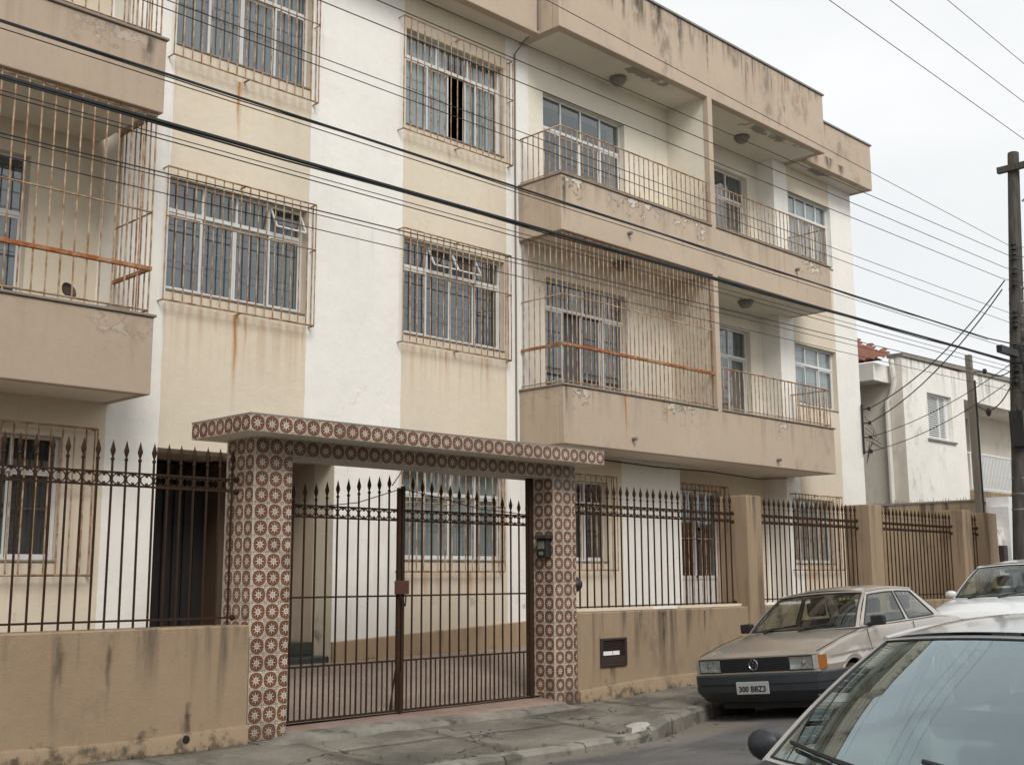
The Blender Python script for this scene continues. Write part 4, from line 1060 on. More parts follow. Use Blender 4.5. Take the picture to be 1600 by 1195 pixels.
tme = tg.me('roof_tile', 'rooftile', True, 60)
for r_ in range(9):
    for c_ in range(26):
        if c_ * .235 + .22 < r_ * .36: continue
        o = inst('roof_tile', tme, roof, (HX - .80 + r_ * .36, HY + .14 + c_ * .235, 6.27 + r_ * .36 * math.tan(sl_)))
        o.rotation_euler = (0, -sl_, random.uniform(-.01, .01)); o.scale = (1, 1, random.uniform(.95, 1.05))
# neighbour street wall, gate
ng = thing('street_gate', 'white barred metal gate with a small canopy beside the utility pole', 'gate', (0, 0, 0))
G().box(22.78, 22.95, F - .1, F + .3, 0, 2.75).build('gate_post', 'whitegate', ng); G().box(22.951, 32, F - .05, F + .4, 2.62, 2.95).build('gate_canopy', 'whitegate', ng)
G().tube([(23.0, F + .1, 2.5), (32, F + .1, 2.5)], .03, 6).tube([(23.0, F + .1, 2.0), (32, F + .1, 2.0)], .03, 6).tube([(23.0, F + .1, .6), (32, F + .1, .6)], .03, 6).build('rail', 'whitegate', ng)
me = bar_mesh(2.2, .022, 'whitegate')
for k in range(82): inst('gate_bar', me, ng, (23.0 + k * .11, F + .1, .4))
G().box(22.96, 32, F + .9, F + .92, .3, 2.6).build('gate_sheet', 'conduit', ng)
fp = G().box(22.362, 22.778, F + .02, F + .3, 0, 2.35).build('wall_stub', 'house', ng)
ib = G().box(22.48, 22.66, F - .08, F + .02, 1.6, 2.0).build('meter_box', 'plastic_box', ng)
# far end of the street so nothing is empty behind
fb = thing('far_house', 'pale house at the end of the street partly behind the pole', 'house', (0, 0, 0))
G().box(36.3, 60, 13, 24, 0, 5.6).build('wall', 'housecream', fb); G().box(36.2, 60, 12.9, 24, 5.602, 5.8).build('roof_edge', 'ledge', fb)

# ------------------------------------------------------------------ utility pole, post and wires
H0 = 1.45
def ray(px, py): return fw * 1823.86 + (rt2 * (px - 800)) - up2 * (py - 597.5)
def onY(px, py, Y): d = ray(px, py); return Vector((0, 0, H0)) + d * (Y / d.y)
PY = 8.45
pole = thing('utility_pole', 'tall dark weathered utility pole with crossarm and insulators at the right edge', 'pole', (0, 0, 0))
pb = onY(1599, 880, PY); pt = onY(1583, 240, PY); mid = onY(1591, 600, PY)
g = G().tube([(pb.x - .05, PY, gz(pb.x) - .3), (pb.x, PY, 1.6), (mid.x, PY, mid.z), (pt.x, PY, pt.z)], [.18, .175, .145, .105], 14)
pl = g.build('shaft', 'pole', pole, True)
for z in [2.6 + .28 * k for k in range(16)]:
    t = (z - 1.6) / (pt.z - 1.6); xx = pb.x + (pt.x - pb.x) * t; r = .175 + (.105 - .175) * t
    if z > 6.9: break
    G().lathe([(r + .002, 0), (r + .012, .0), (r + .012, .03), (r + .002, .03)], 14, (xx, PY, z)).build('strap', 'conduit', pole, True)
G().box(pt.x - .22, pt.x - .12, PY - 2.0, PY + .26, pt.z - .40, pt.z - .28).build('crossarm', 'pole', pole)
G().tube([(pt.x, PY - .1, pt.z - 1.0), (pt.x + .35, PY - .75, pt.z - .35)], .02, 5).build('brace', 'conduit', pole)
def spool(p): 
    g = G().lathe([(.03, -.07), (.06, -.06), (.06, -.03), (.035, -.015), (.035, .015), (.06, .03), (.06, .06), (.03, .07)], 10, p)
    return g.build('insulator', 'black', pole, True)
pxs = lambda z: pb.x + (pt.x - pb.x) * (z - 1.6) / (pt.z - 1.6)

WY = PY - .02
wires = [  # photo points of each wire (two per wire), radius
    ((858, 0), (1581, 386), .005), ((666, 0), (1576, 399), .006), ((595, 0), (1572, 419), .006), ((505, 0), (1568, 436), .006),
    ((269, 0), (1580, 490), .005), ((231, 0), (1583, 506), .005), ((0, 28), (1545, 529), .0125), ((0, 40), (1580, 545), .005),
    ((0, 115), (1585, 566), .0195), ((0, 137), (1585, 575), .0045), ((0, 144), (1585, 582), .0055), ((0, 204), (1585, 592), .006), ((0, 210), (1585, 600), .0045), ((0, 238), (1585, 612), .0045)]
ords = 'topmost second third fourth fifth sixth seventh eighth ninth tenth eleventh twelfth thirteenth lowest'.split()
for k, (a, b_, r) in enumerate(wires):
    A = onY(*a, WY); Bp = onY(*b_, WY)
    dirv = (A - Bp) / (A.x - Bp.x)
    x_left = -8.0; L = Bp + dirv * (x_left - Bp.x)
    pts = []
    for i in range(25):
        t = i / 24; P = L.lerp(Bp, t); P.z -= .02 * 4 * t * (1 - t); pts.append(P)
    # keep the two photo points on the wire: lift ends by the sag at the left photo point
    g = G().tube(pts, r, 6)
    if r > .011:
        pts2 = [p + Vector((0, .02 * math.sin(i * 1.9), -r * 1.3)) for i, p in enumerate(pts)]
        g.tube(pts2, r * .45, 5)
    # on past the pole
    g.tube([Bp, Vector((pxs(Bp.z) - .0, PY - .2, Bp.z)), Vector((46, PY - .1, Bp.z + 1.0))], r, 6)
    kind = 'thick twisted black cable' if r > .011 else 'thin black overhead wire'
    o = g.build('overhead_wire', 'wire', None, True)
    tag(o, f'{kind} along the facade, {ords[k]} of the fourteen running to the pole', 'wire', 'wires strung along the street to the pole')
    if k < 8 or k in (9, 11): spool((pxs(Bp.z) - .23, PY - .05, Bp.z)); G().tube([(pxs(Bp.z), PY - .05, Bp.z), (pxs(Bp.z) - .24, PY - .05, Bp.z)], .015, 5).build('pin', 'black', pole)
for k, (a, b_, nm) in enumerate((((1295, 0), (1600, 218), 'lowest'), ((1390, 0), (1600, 160), 'middle'), ((1480, 0), (1600, 100), 'uppermost'))):
    A = onY(*a, PY - 1.0); Bp = onY(*b_, PY - 1.0); dv = (Bp - A) / (Bp.x - A.x)
    o = G().tube([A + dv * (-12 - A.x), A, Bp, Bp + dv * (30 - Bp.x)], .006, 5).build('overhead_wire', 'wire', None, True)
    tag(o, f'{nm} of the three thin wires crossing the sky at the top right', 'wire', 'high wires in the sky at the top right')
# secondary rack at the pole: splice box and loops
G().box(pxs(5.6) - 1.05, pxs(5.6) - .25, PY - .12, PY - .02, 5.42, 5.55).build('splice_box', 'black', pole)
G().box(mid.x - .42, mid.x - .17, PY - .2, PY + .05, 3.75, 4.4).build('cable_box', 'black', pole)
g = G()
rl = random.Random(11)
for k in range(9):
    z = rl.uniform(4.6, 7.0); xx = pxs(z); a_ = rl.uniform(.25, .75)
    g.tube([(xx - .1, PY - .15, z), (xx - a_ * .7, PY - .2, z - rl.uniform(.1, .5)), (xx - a_, PY - .2, z - rl.uniform(-.1, .4)), (xx - .15, PY - .18, z - rl.uniform(.3, .8))], .007, 4)
g.build('jumper_loops', 'wire', pole, True)
# service drops to the building corner and the neighbour
tgt = [(22.5, 11.82, 4.9), (22.5, 11.82, 4.6), (22.5, 11.82, 4.3), (22.5, 11.82, 4.0)]
srcs = [onY(1570, 438, WY), onY(1566, 452, WY), onY(1583, 566, WY), onY(1572, 600, WY)]
nms = ('highest', 'second', 'third', 'lowest')
for k in range(4):
    pts = []
    for i in range(13):
        t = i / 12; P = Vector(srcs[k]).lerp(Vector(tgt[k]), t); P.z -= (.55 if k < 2 else .3) * 4 * t * (1 - t) * .5; pts.append(P)
    o = G().tube(pts, .012 if k < 2 else .008, 5).build('service_wire', 'wire', None, True)
    tag(o, f'{nms[k]} of the service wires sagging from the pole to the building corner', 'wire', 'service wires to the building corner')
post = thing('service_post', 'slim grey concrete service post rising from the fence end pillar', 'post', (22.15, F + .2, 0))
sp_t = onY(1531, 560, F + .2)
g = G().box(-.055, .055, -.055, .055, 2.5, sp_t.z).build('shaft', 'post', post); bevel(g, .01)
G().tube([(.075, -.055, 2.5), (.075, -.055, sp_t.z - .5)], .022, 8).build('pipe', 'black', post, True)
G().tube([(.0, -.09, sp_t.z - .35), (.35, -.15, sp_t.z - .3)], .012, 5).lathe([(.03, -.05), (.05, 0), (.03, .05)], 8, (.35, -.15, sp_t.z - .3)).build('bracket', 'black', post, True)
G().lathe([(.03, -.08), (.06, 0), (.03, .08)], 8, (.4, -.15, sp_t.z - 1.1)).tube([(.0, -.09, sp_t.z - 1.0), (.4, -.15, sp_t.z - 1.1)], .012, 5).build('bracket', 'black', post, True)
tp = Vector((22.15 + .35, F + .05, sp_t.z - .3))
for k, (s_, nm) in enumerate(((onY(1585, 575, WY), 'upper'), (onY(1585, 592, WY), 'lower'))):
    pts = [s_.lerp(tp + Vector((0, 0, -.8 * k)), i / 8) - Vector((0, 0, .12 * math.sin(math.pi * i / 8))) for i in range(9)]
    tag(G().tube(pts, .012, 5).build('service_wire', 'wire', None, True), f'{nm} short drop wire from the pole to the slim concrete post', 'wire', 'drop wires to the concrete post')

# ------------------------------------------------------------------ cars
def lerp_tab(tab, x):
    if x <= tab[0][0]: return tab[0][1]
    for (a, b_), (c, d) in zip(tab, tab[1:]):
        if x <= c: return b_ + (d - b_) * (x - a) / (c - a)
    return tab[-1][1]
def smooth_tab(tab, x, h=.06): return (lerp_tab(tab, x - h) + lerp_tab(tab, x) * 2 + lerp_tab(tab, x + h)) / 4
def car(name, label, S, M, pm):
    root = thing(name, label, 'car', (0, 0, 0), 'cars parked in the street')
    L = S['len']; wh = S['wheels']; wr = S['wr']; ra = wr + .055
    xs_ = sorted(set([round(S['x0'] + (L - S['x0']) * i / 90, 4) for i in range(91)] + [round(w_ + ra * math.cos(R(a)), 4) for w_ in wh for a in range(0, 181, 12)]))
    def bottom(x):
        z = S['sill']
        for w_ in wh:
            if abs(x - w_) < ra: z = max(z, wr + math.sqrt(max(0, ra * ra - (x - w_) ** 2)))
        if x < S['x0'] + .25: z = max(z, S['sill'] + .06)
        return z
    rows = []
    for x in xs_:
        zb = bottom(x); te = smooth_tab(S['edge'], x); tcn = smooth_tab(S['mid'], x); wb = smooth_tab(S['wbelt'], x); wm = smooth_tab(S['wmax'], x)
        zc = max(S['crease'], zb + .04); zc = min(zc, te - .09)
        zb = min(zb, zc - .02)
        sec = [(wm * .95, zb), (wm * .985, zb + (zc - zb) * .4), (wm * .998, zc - .018), (wm, zc), (wm * .985, zc + .02), (wm * .98 * .5 + wb * .5, (zc + te) / 2), (wb + .012, te - .035), (wb, te - .008), (wb - .03, te), (wb * .82, te + (tcn - te) * .35), (wb * .55, te + (tcn - te) * .75), (wb * .25, te + (tcn - te) * .96), (0, tcn)]
        rows.append([(x, y, z) for y, z in sec] + [(x, -y, z) for y, z in sec[-2::-1]])
    g = G(); n = len(rows[0])
    for r_ in rows: g.v += r_
    for i in range(len(rows) - 1):
        for k in range(n - 1): g.f.append((i * n + k, i * n + k + 1, (i + 1) * n + k + 1, (i + 1) * n + k))
    g.f += [tuple(range(n)), tuple((len(rows) - 1) * n + k for k in range(n))[::-1]]
    body = g.build('body', pm, root, True, 26)
    ub = G().box(S['x0'] + .12, L - .15, -.54, .54, .17, S['sill'] + .30).build('underbody', 'wire', root)
    for w_ in wh:                                       # arch lips
        for s_ in (-1, 1):
            pts = [(w_ + (ra + .008) * math.cos(R(a)), s_ * (lerp_tab(S['wmax'], w_ + ra * math.cos(R(a))) * .965 + .012), wr + (ra + .008) * math.sin(R(a))) for a in range(-5, 186, 10)]
            G().tube(pts, .016, 6).build('wheel_arch', pm, root, True)
            wo_ = thing('x', 'x', 'x'); wo_.name = 'wheel'
            for kk in ('label', 'category'): del wo_[kk]
            wo_.parent = root; yw = s_ * (S['track']); wo_.location = (w_, yw, wr)
            G().lathe([(wr - .07, -.07), (wr - .03, -.085), (wr - .005, -.07), (wr, -.05), (wr, .05), (wr - .005, .07), (wr - .03, .085), (wr - .07, .07)], 28, (0, 0, 0), 'y').build('tyre', 'rubber', wo_, True)
            G().lathe([(.02, s_ * .075), (.06, s_ * .08), (.12, s_ * .06), (wr - .085, s_ * .075), (wr - .065, s_ * .06), (wr - .065, -s_ * .06)], 24, (0, 0, 0), 'y').build('rim', 'conduit', wo_, True)
    # greenhouse -------------------------------------------------
    A0, A1, C1, C0 = S['A0'], S['A1'], S['C1'], S['C0']      # (x, halfwidth, z) windscreen base/top corner, rear top/base corner
    bow0, bow1 = S['bow']; rb = S.get('rbow', .06)
    def front(u, v):
        x = A0[0] + (A1[0] - A0[0]) * v - (bow0 + (bow1 - bow0) * v) * (1 - abs(u) ** 2.2); y = u * (A0[1] + (A1[1] - A0[1]) * v)
        z = A0[2] + (A1[2] - A0[2]) * v + S['wcrown'] * v * (1 - u * u) + .02 * math.sin(math.pi * v)
        return (x - .03 * math.sin(math.pi * v) * .6, y, z)
    def rear(u, v):
        x = C0[0] + (C1[0] - C0[0]) * v + rb * (1 - u * u); y = u * (C0[1] + (C1[1] - C0[1]) * v); z = C0[2] + (C1[2] - C0[2]) * v + S['wcrown'] * v * (1 - u * u) + .015 * math.sin(math.pi * v)
        return (x, y, z)
    def side(s_, t, v):
        a = Vector((A0[0], A0[1], A0[2])).lerp(Vector((C0[0], C0[1], C0[2])), t); b_ = Vector((A1[0], A1[1], A1[2])).lerp(Vector((C1[0], C1[1], C1[2])), t)
        p = a.lerp(b_, v); bul = S.get('bulge', .04) * math.sin(math.pi * min(1, max(0, t)))
        return (p.x, s_ * (p.y + bul * (1 - .4 * v)), p.z + S.get('rise', .0) * v * math.sin(math.pi * t))
    def roof(u, v):
        # u across -1..1, v front..rear
        f_ = Vector(front(u, 1)); r_ = Vector(rear(u, 1)); p = f_.lerp(r_, v)
        e = side(1, v, 1)
        sgn = 1 if u >= 0 else -1
        y = u * e[1]
        z = e[2] * 1.0 + (p.z - (A1[2] + (C1[2] - A1[2]) * v)) + S['crown'] * (1 - u ** 4) * math.sin(math.pi * (.12 + .76 * v))
        if abs(u) > .999: z = e[2]
        return (p.x, y, z)
    shell = G()
    def surf(fn, us, vs_, glass):
        """glass: list of (u0,u1,v0,v1); returns glass grids; adds the rest to shell"""
        pan = [G() for _ in glass]
        for u0, u1 in zip(us, us[1:]):
            for v0, v1 in zip(vs_, vs_[1:]):
                um, vm = (u0 + u1) / 2, (v0 + v1) / 2; tgt_ = shell
                for q, (a, b_, c, d) in enumerate(glass):
                    if a < um < b_ and c < vm < d: tgt_ = pan[q]
                tgt_.quad(fn(u0, v0), fn(u1, v0), fn(u1, v1), fn(u0, v1))
        return pan
    def lin(a, b_, n): return [a + (b_ - a) * i / n for i in range(n + 1)]
    def ring(fn, a, b_, c, d, k=14): return [fn(u, c) for u in lin(a, b_, k)] + [fn(b_, v) for v in lin(c, d, 6)[1:]] + [fn(u, d) for u in lin(b_, a, k)[1:]] + [fn(a, v) for v in lin(d, c, 6)[1:-1]]
    def weld(o):
        bm = bmesh.new(); bm.from_mesh(o.data); bmesh.ops.remove_doubles(bm, verts=bm.verts, dist=1e-4); bmesh.ops.recalc_face_normals(bm, faces=bm.faces); bm.to_mesh(o.data); bm.free()
        o.data.polygons.foreach_set('use_smooth', [True] * len(o.data.polygons)); o.data.set_sharp_from_angle(angle=R(38)); return o
    fu = S.get('fu', .93); fv = S.get('fv', (.03, .93))
    us = [-1] + lin(-fu, fu, 16) + [1]; vs_ = [0] + lin(fv[0], fv[1], 8) + [1]
    wsg = surf(front, us, vs_, [(-fu, fu, *fv)])[0]
    weld(wsg.build('windscreen', S.get('glass', 'carglass'), root, True)); G().tube(ring(front, -fu, fu, *fv), S.get('seal', .011), 5, closed=True).build('windscreen_seal', 'black', root, True)
    us = [-1] + lin(-.86, .86, 12) + [1]; vs_ = [0] + lin(.08, .9, 5) + [1]
    rg_ = surf(rear, us, vs_, [(-.86, .86, .08, .9)])[0]
    weld(rg_.build('rear_window', 'carglass', root, True)); G().tube(ring(rear, -.86, .86, .08, .9), .011, 5, closed=True).build('rear_window_seal', 'black', root, True)
    for s_ in (-1, 1):
        brk = sorted({0, 1, *[a for w_ in S['win'] for a in w_[:2]]}); us = []
        for a, b_ in zip(brk, brk[1:]): us += lin(a, b_, 6)[:-1]
        us += [1]; vs_ = [0, .05] + lin(.05, .88, 4)[1:] + [1]
        ps = surf(lambda t, v: side(s_, t, v), us, vs_, [(a, b_, .05, .88) for a, b_ in S['win']])
        for (a, b_), p in zip(S['win'], ps):
            weld(p.build('side_window', 'carglass', root, True)); G().tube(ring(lambda t, v: side(s_, t, v), a, b_, .05, .88), .010, 5, closed=True).build('window_seal', 'black', root, True)
    for i in range(24):
        for j in range(14):
            u0, u1 = -1 + 2 * i / 24, -1 + 2 * (i + 1) / 24; v0, v1 = j / 14, (j + 1) / 14
            shell.quad(roof(u0, v0), roof(u1, v0), roof(u1, v1), roof(u0, v1))
    weld(shell.build('roof', pm, root, True))
    for s_ in (-1, 1): G().tube([side(s_, t, 1.0) for t in lin(0, 1, 12)], .012, 6).build('drip_rail', pm, root, True)
    # interior
    G().box(A0[0] - .05, A0[0] + .32, -A0[1] + .06, A0[1] - .06, A0[2] - .22, A0[2] - .03).build('dashboard', 'seat', root)
    for sx_ in (A1[0] + .15, C1[0] - .25):
        for s_ in (-1, 1):
            st_ = G().box(sx_ + .25, sx_ + .38, s_ * .36 - .23, s_ * .36 + .23, .35, A0[2] + .10).box(sx_ - .25, sx_ + .25, s_ * .36 - .23, s_ * .36 + .23, .35, .52).build('seat', 'seat', root); bevel(st_, .05, 3)
            hd = G().box(sx_ + .29, sx_ + .37, s_ * .36 - .12, s_ * .36 + .12, A0[2] + .13, A0[2] + .30).build('headrest', 'seat', root); bevel(hd, .03, 3)
    sw0 = Vector((A0[0] + .48, -.35, A0[2] - .06))
    G().tube([sw0 + Vector((.18 * math.sin(a) * .35, .18 * math.cos(a), .18 * math.sin(a) * .93)) for a in [2 * math.pi * k / 24 for k in range(24)]], .014, 6, closed=True).build('steering_wheel', 'black', root, True)
    mp_ = Vector(front(0, .86)); G().box(mp_.x + .06, mp_.x + .09, -.11, .11, mp_.z - .08, mp_.z - .02).build('inner_mirror', 'black', root)
    G().box(C0[0] - .35, C0[0] + .02, -C0[1] + .05, C0[1] - .05, C0[2] - .04, C0[2] - .01).build('parcel_shelf', 'seat', root)
    # wipers
    for y0, y1 in S['wip']:
        p0 = Vector(front(y0, .0)); p1 = Vector(front(y1, .09)); off = Vector((-.03, 0, .02))
        g = G().tube([p0 + Vector((-.02, 0, .0)), p0.lerp(p1, .35) + off * 1.3, p0.lerp(p1, .6) + off], [.012, .010, .006], 5)
        bl = [Vector(front(y0 + (y1 - y0) * t, .02 + .10 * t)) + off * .6 for t in (.12, .35, .6, .85, 1.08)]
        g.tube(bl, .009, 5); g.build('wiper', 'black', root, True)
    return root, front, side
def wing_mirror(root, p, s_, size=(.09, .17, .11), mat='black'):
    g = G().lathe([(.02, 0), (.65, .04), (.95, .3), (1.0, .75), (.9, 1.0)], 14, (0, 0, 0), 'x')
    o = g.build('wing_mirror', mat, root, True); o.scale = (size[0], size[1] / 2, size[2] / 2); o.location = (p[0] - .02, p[1] + s_ * size[1] * .55, p[2])
    G().tube([(p[0] + .03, p[1] - s_ * .03, p[2] - .03), (p[0] + .03, p[1] + s_ * .06, p[2] - .02)], .02, 6).build('mirror_arm', mat, root, True)
def box_mirror(root, p, s_):
    o = G().box(p[0] - .03, p[0] + .05, p[1] + s_ * .03 - .0, p[1] + s_ * .19, p[2] - .055, p[2] + .055) if s_ > 0 else G().box(p[0] - .03, p[0] + .05, p[1] - .19, p[1] - .03, p[2] - .055, p[2] + .055)
    o = o.build('wing_mirror', 'black', root); bevel(o, .02, 3)
    G().tube([(p[0] + .02, p[1] - s_ * .03, p[2] - .045), (p[0] + .02, p[1] + s_ * .06, p[2] - .03)], .02, 6).build('mirror_arm', 'black', root, True)
def pose(root, loc, yaw=0, pitch=0, roll=0):
    root.matrix_world = Matrix.Translation(loc) @ Matrix.Rotation(yaw, 4, 'Z') @ Matrix.Rotation(-pitch, 4, 'Y') @ Matrix.Rotation(-roll, 4, 'X')
def bumper_mesh(path, prof):
    """path: plan points (x,y) half from rear of one side to centre; mirrored. prof: (out, z)"""
    full = path + [(x, -y) for x, y in path[-2::-1]]; g = G(); n = len(prof)
    for i, (x, y) in enumerate(full):
        a = Vector(full[max(0, i - 1)]); b_ = Vector(full[min(len(full) - 1, i + 1)]); t = (b_ - a).normalized(); nrm = Vector((t.y, -t.x))
        if nrm.x > 0 and abs(y) < .6: nrm = -nrm
        c = Vector((1.2, 0)); 
        if nrm.dot(Vector((x, y)) - c) < 0: nrm = -nrm
        for o_, z in prof: g.v.append((x + nrm.x * o_, y + nrm.y * o_, z))
    for i in range(len(full) - 1):
        for k in range(n): g.f.append((i * n + k, i * n + (k + 1) % n, (i + 1) * n + (k + 1) % n, (i + 1) * n + k))
    g.f += [tuple(range(n)), tuple((len(full) - 1) * n + k for k in range(n))[::-1]]
    return g
def text_part(txt, size, mat, parent, loc, rot, ext=.002, name='lettering'):
    cu = bpy.data.curves.new('t', 'FONT'); cu.body = txt; cu.size = size; cu.extrude = ext; cu.align_x = 'CENTER'; cu.align_y = 'CENTER'; cu.resolution_u = 3; cu.offset = size * .018
    to = bpy.data.objects.new('t', cu); COL.objects.link(to); dg = bpy.context.evaluated_depsgraph_get()
    me = bpy.data.meshes.new_from_object(to.evaluated_get(dg)); bpy.data.objects.remove(to)
    me.materials.clear()
    o = mkobj(name, me, mat, parent); o.location = loc; o.rotation_euler = rot; return o

# --- beige two door saloon
SV = dict(x0=.06, len=4.02, wheels=(.78, 3.14), wr=.285, sill=.24, crease=.60, track=.70,
          edge=[(.06, .705), (.12, .735), (.6, .83), (1.12, .905), (1.5, .925), (3.3, .935), (3.7, .92), (3.98, .90), (4.02, .86)],
          mid=[(.06, .715), (.12, .75), (.6, .86), (1.05, .925), (1.5, .93), (3.3, .95), (3.7, .945), (3.98, .92), (4.02, .87)],
          wbelt=[(.06, .735), (.3, .755), (1.0, .765), (2.2, .765), (3.4, .755), (4.02, .71)],
          wmax=[(.06, .76), (.3, .795), (1.0, .80), (3.2, .80), (3.7, .785), (4.02, .74)],
          A0=(1.16, .715, .925), A1=(1.76, .555, 1.315), C1=(2.98, .55, 1.30), C0=(3.50, .69, .945), bow=(.13, .07), wcrown=.025, crown=.035, bulge=.035, rise=.025, fu=.935, fv=(.03, .93),
          win=[(.045, .50), (.545, .90)], wip=((-.05, -.62), (.62, .08)))
beige, fr_, sd_ = car('parked_car', 'beige boxy two door saloon car parked nose to the letter box wall', SV, None, 'beige_paint')
# front fascia
G().box(.03, .10, -.418, .418, .565, .708).build('grille', 'black', beige)
gp = bpy.data.objects['grille']
for k in range(7): G().box(.018, .034, -.415, .415, .574 + k * .0195, .581 + k * .0195).build('grille_slat', 'bumper', gp)
bd = thing('x', 'x', 'x'); bd.name = 'badge'
for kk in ('label', 'category'): del bd[kk]
bd.parent = beige; bd.location = (.012, 0, .638)
G().tube([(0, .055 * math.cos(a), .055 * math.sin(a)) for a in [2 * math.pi * k / 28 for k in range(28)]], .0055, 5, closed=True).build('ring', 'chrome', bd, True)
G().tube([(0, .021, .045), (0, 0, .008), (0, -.021, .045)], .0048, 4).build('upper_chevron', 'chrome', bd)
G().tube([(0, .047, .022), (0, .022, -.045), (0, 0, .002), (0, -.022, -.045), (0, -.047, .022)], .0048, 4).build('lower_chevron', 'chrome', bd)
for s_ in (-1, 1):
    a, b_ = (.425, .70)
    hl = G().box(.05, .10, min(s_ * a, s_ * b_), max(s_ * a, s_ * b_), .565, .705).build('headlight', 'bumper', beige)
    G().grid(lambda u, v: (.030 + .055 * (1 - (2 * u - 1) ** 2 * .8) * (1 - (2 * v - 1) ** 2 * .6) * .35, s_ * (a + .006 + (b_ - a - .012) * u), .572 + .126 * v), 10, 8).build('reflector', 'lens', hl, True)
    gl_ = G()
    for q in range(14):
        ya, yb_ = a + .004 + (b_ - a - .008) * q / 14, a + .004 + (b_ - a - .008) * (q + 1) / 14
        gl_.quad((.020 + .003 * (q % 2), s_ * ya, .569), (.020 + .003 * ((q + 1) % 2), s_ * yb_, .569), (.020 + .003 * ((q + 1) % 2), s_ * yb_, .702), (.020 + .003 * (q % 2), s_ * ya, .702))
    gl_.build('lamp_glass', 'glass', hl)
    G().tube([(.03, s_ * y, z) for y, z in ((a, .565), (b_, .565), (b_, .707), (a, .707))], .007, 4, closed=True).build('bezel', 'black', hl)
    G().lathe([(.004, .0), (.022, .006), (.024, .02)], 12, (.030, s_ * .585, .637), 'x').build('bulb_cap', 'chrome', hl, True)
    g = G()
    for zz in (.567, .705): g.v += [(.03, s_ * .703, zz), (.045, s_ * .760, zz), (.085, s_ * .788, zz), (.165, s_ * .797, zz)]
    g.f = [(k, k + 1, k + 5, k + 4) for k in range(3)]
    q = G().add(g.v[:2] + g.v[4:6], [(0, 1, 3, 2)]); q.build('side_lamp', 'lens', beige, True)
    g.f = g.f[1:]
    g.build('indicator', 'amber', beige, True)
G().box(.055, .12, -.75, .75, .705, .722).build('hood_lip', 'beige_paint', beige)
vp_ = G().box(.03, .09, -.765, .765, .535, .562).build('valance', 'beige_paint', beige); bevel(vp_, .01)
path = [(.62, .815), (.3, .818), (.12, .80), (.04, .73), (.0, .55), (-.02, .3), (-.028, 0)]
bp = bumper_mesh(path, [(0.0, .54), (.018, .525), (.022, .44), (.012, .435), (.012, .425), (.022, .42), (.018, .36), (-.03, .30), (-.09, .245), (-.12, .245), (-.1, .5)]).build('bumper', 'bumper', beige, True, 30)
for zz in (.33, .352, .374): pass
npl = G().box(-.062, -.05, -.20, .20, .335, .465).build('number_plate', 'plate', beige); bevel(npl, .004, 1); npl.location = (0, .0, .0)
text_part('300 BBZ3', .083, 'wire', npl, (-.064, 0, .388), (R(90), 0, R(-90)))
for s_ in (-1, 1): box_mirror(beige, (1.36, s_ * .74, .985), s_)
for s_ in (-1, 1):
    G().box(2.18, 2.33, s_ * .80 - .012, s_ * .80 + .012, .775, .80).build('door_handle', 'black', beige)
    G().tube([(.30, s_ * .80, .685), (1.0, s_ * .808, .70), (2.4, s_ * .808, .70), (3.7, s_ * .79, .70)], .008, 4).build('side_strip', 'beige_paint', beige)
    G().tube([(1.28, s_ * .806, .27), (1.24, s_ * .806, .62), (1.22, s_ * .775, .90)], .004, 4).build('door_gap', 'wire', beige); G().tube([(2.45, s_ * .806, .27), (2.47, s_ * .806, .62), (2.44, s_ * .775, .92)], .004, 4).build('door_gap', 'wire', beige)
    G().tube([(.10, s_ * .725, .745), (.6, s_ * .742, .842), (1.08, s_ * .75, .912)], .0045, 4).build('hood_gap', 'wire', beige)
pose(beige, (11.0, 7.235, -.13), R(2.5), R(1.5), R(4.8))

# --- white hatchback behind
SW = dict(x0=.04, len=3.8, wheels=(.75, 3.1), wr=.29, sill=.24, crease=.62, track=.71,
          edge=[(.04, .66), (.15, .74), (.5, .84), (1.0, .92), (1.5, .95), (3.5, .98), (3.8, .9)], mid=[(.04, .68), (.15, .77), (.5, .88), (1.0, .95), (1.5, .96), (3.5, .98), (3.8, .92)],
          wbelt=[(.04, .60), (.2, .72), (.9, .77), (2.2, .775), (3.4, .75), (3.8, .66)], wmax=[(.04, .66), (.25, .79), (.9, .82), (3.2, .82), (3.8, .72)],
          A0=(1.05, .72, .935), A1=(1.78, .57, 1.38), C1=(3.25, .55, 1.37), C0=(3.68, .68, .97), bow=(.16, .08), wcrown=.03, crown=.04, bulge=.035, rise=.02, fu=.94, fv=(.03, .94),
          win=[(.05, .46), (.50, .88)], wip=((-.05, -.6), (.6, .1)))
white, _, _ = car('parked_car', 'white car parked behind the beige saloon, only windscreen and bonnet showing', SW, None, 'white_paint')
for s_ in (-1, 1):
    wing_mirror(white, (1.3, s_ * .76, .99), s_, (.1, .18, .13), 'white_paint')
    hl = G().grid(lambda u, v: (.06 + .10 * u * u, s_ * (.38 + .30 * u), .60 + .12 * v), 8, 4).build('headlight', 'lens', white, True)
G().box(.01, .06, -.34, .34, .60, .68).build('grille', 'black', white)
bumper_mesh([(.5, .81), (.2, .79), (.08, .70), (.0, .4), (-.02, 0)], [(0, .56), (.02, .52), (.02, .38), (-.02, .26), (-.08, .25), (-.08, .54)]).build('bumper', 'white_paint', white, True, 40)
WX, WYc = 16.6, 7.25
pose(white, (WX, WYc, gz(WX + 1.5) - .115), R(1.5), R(1.9), R(2.5))

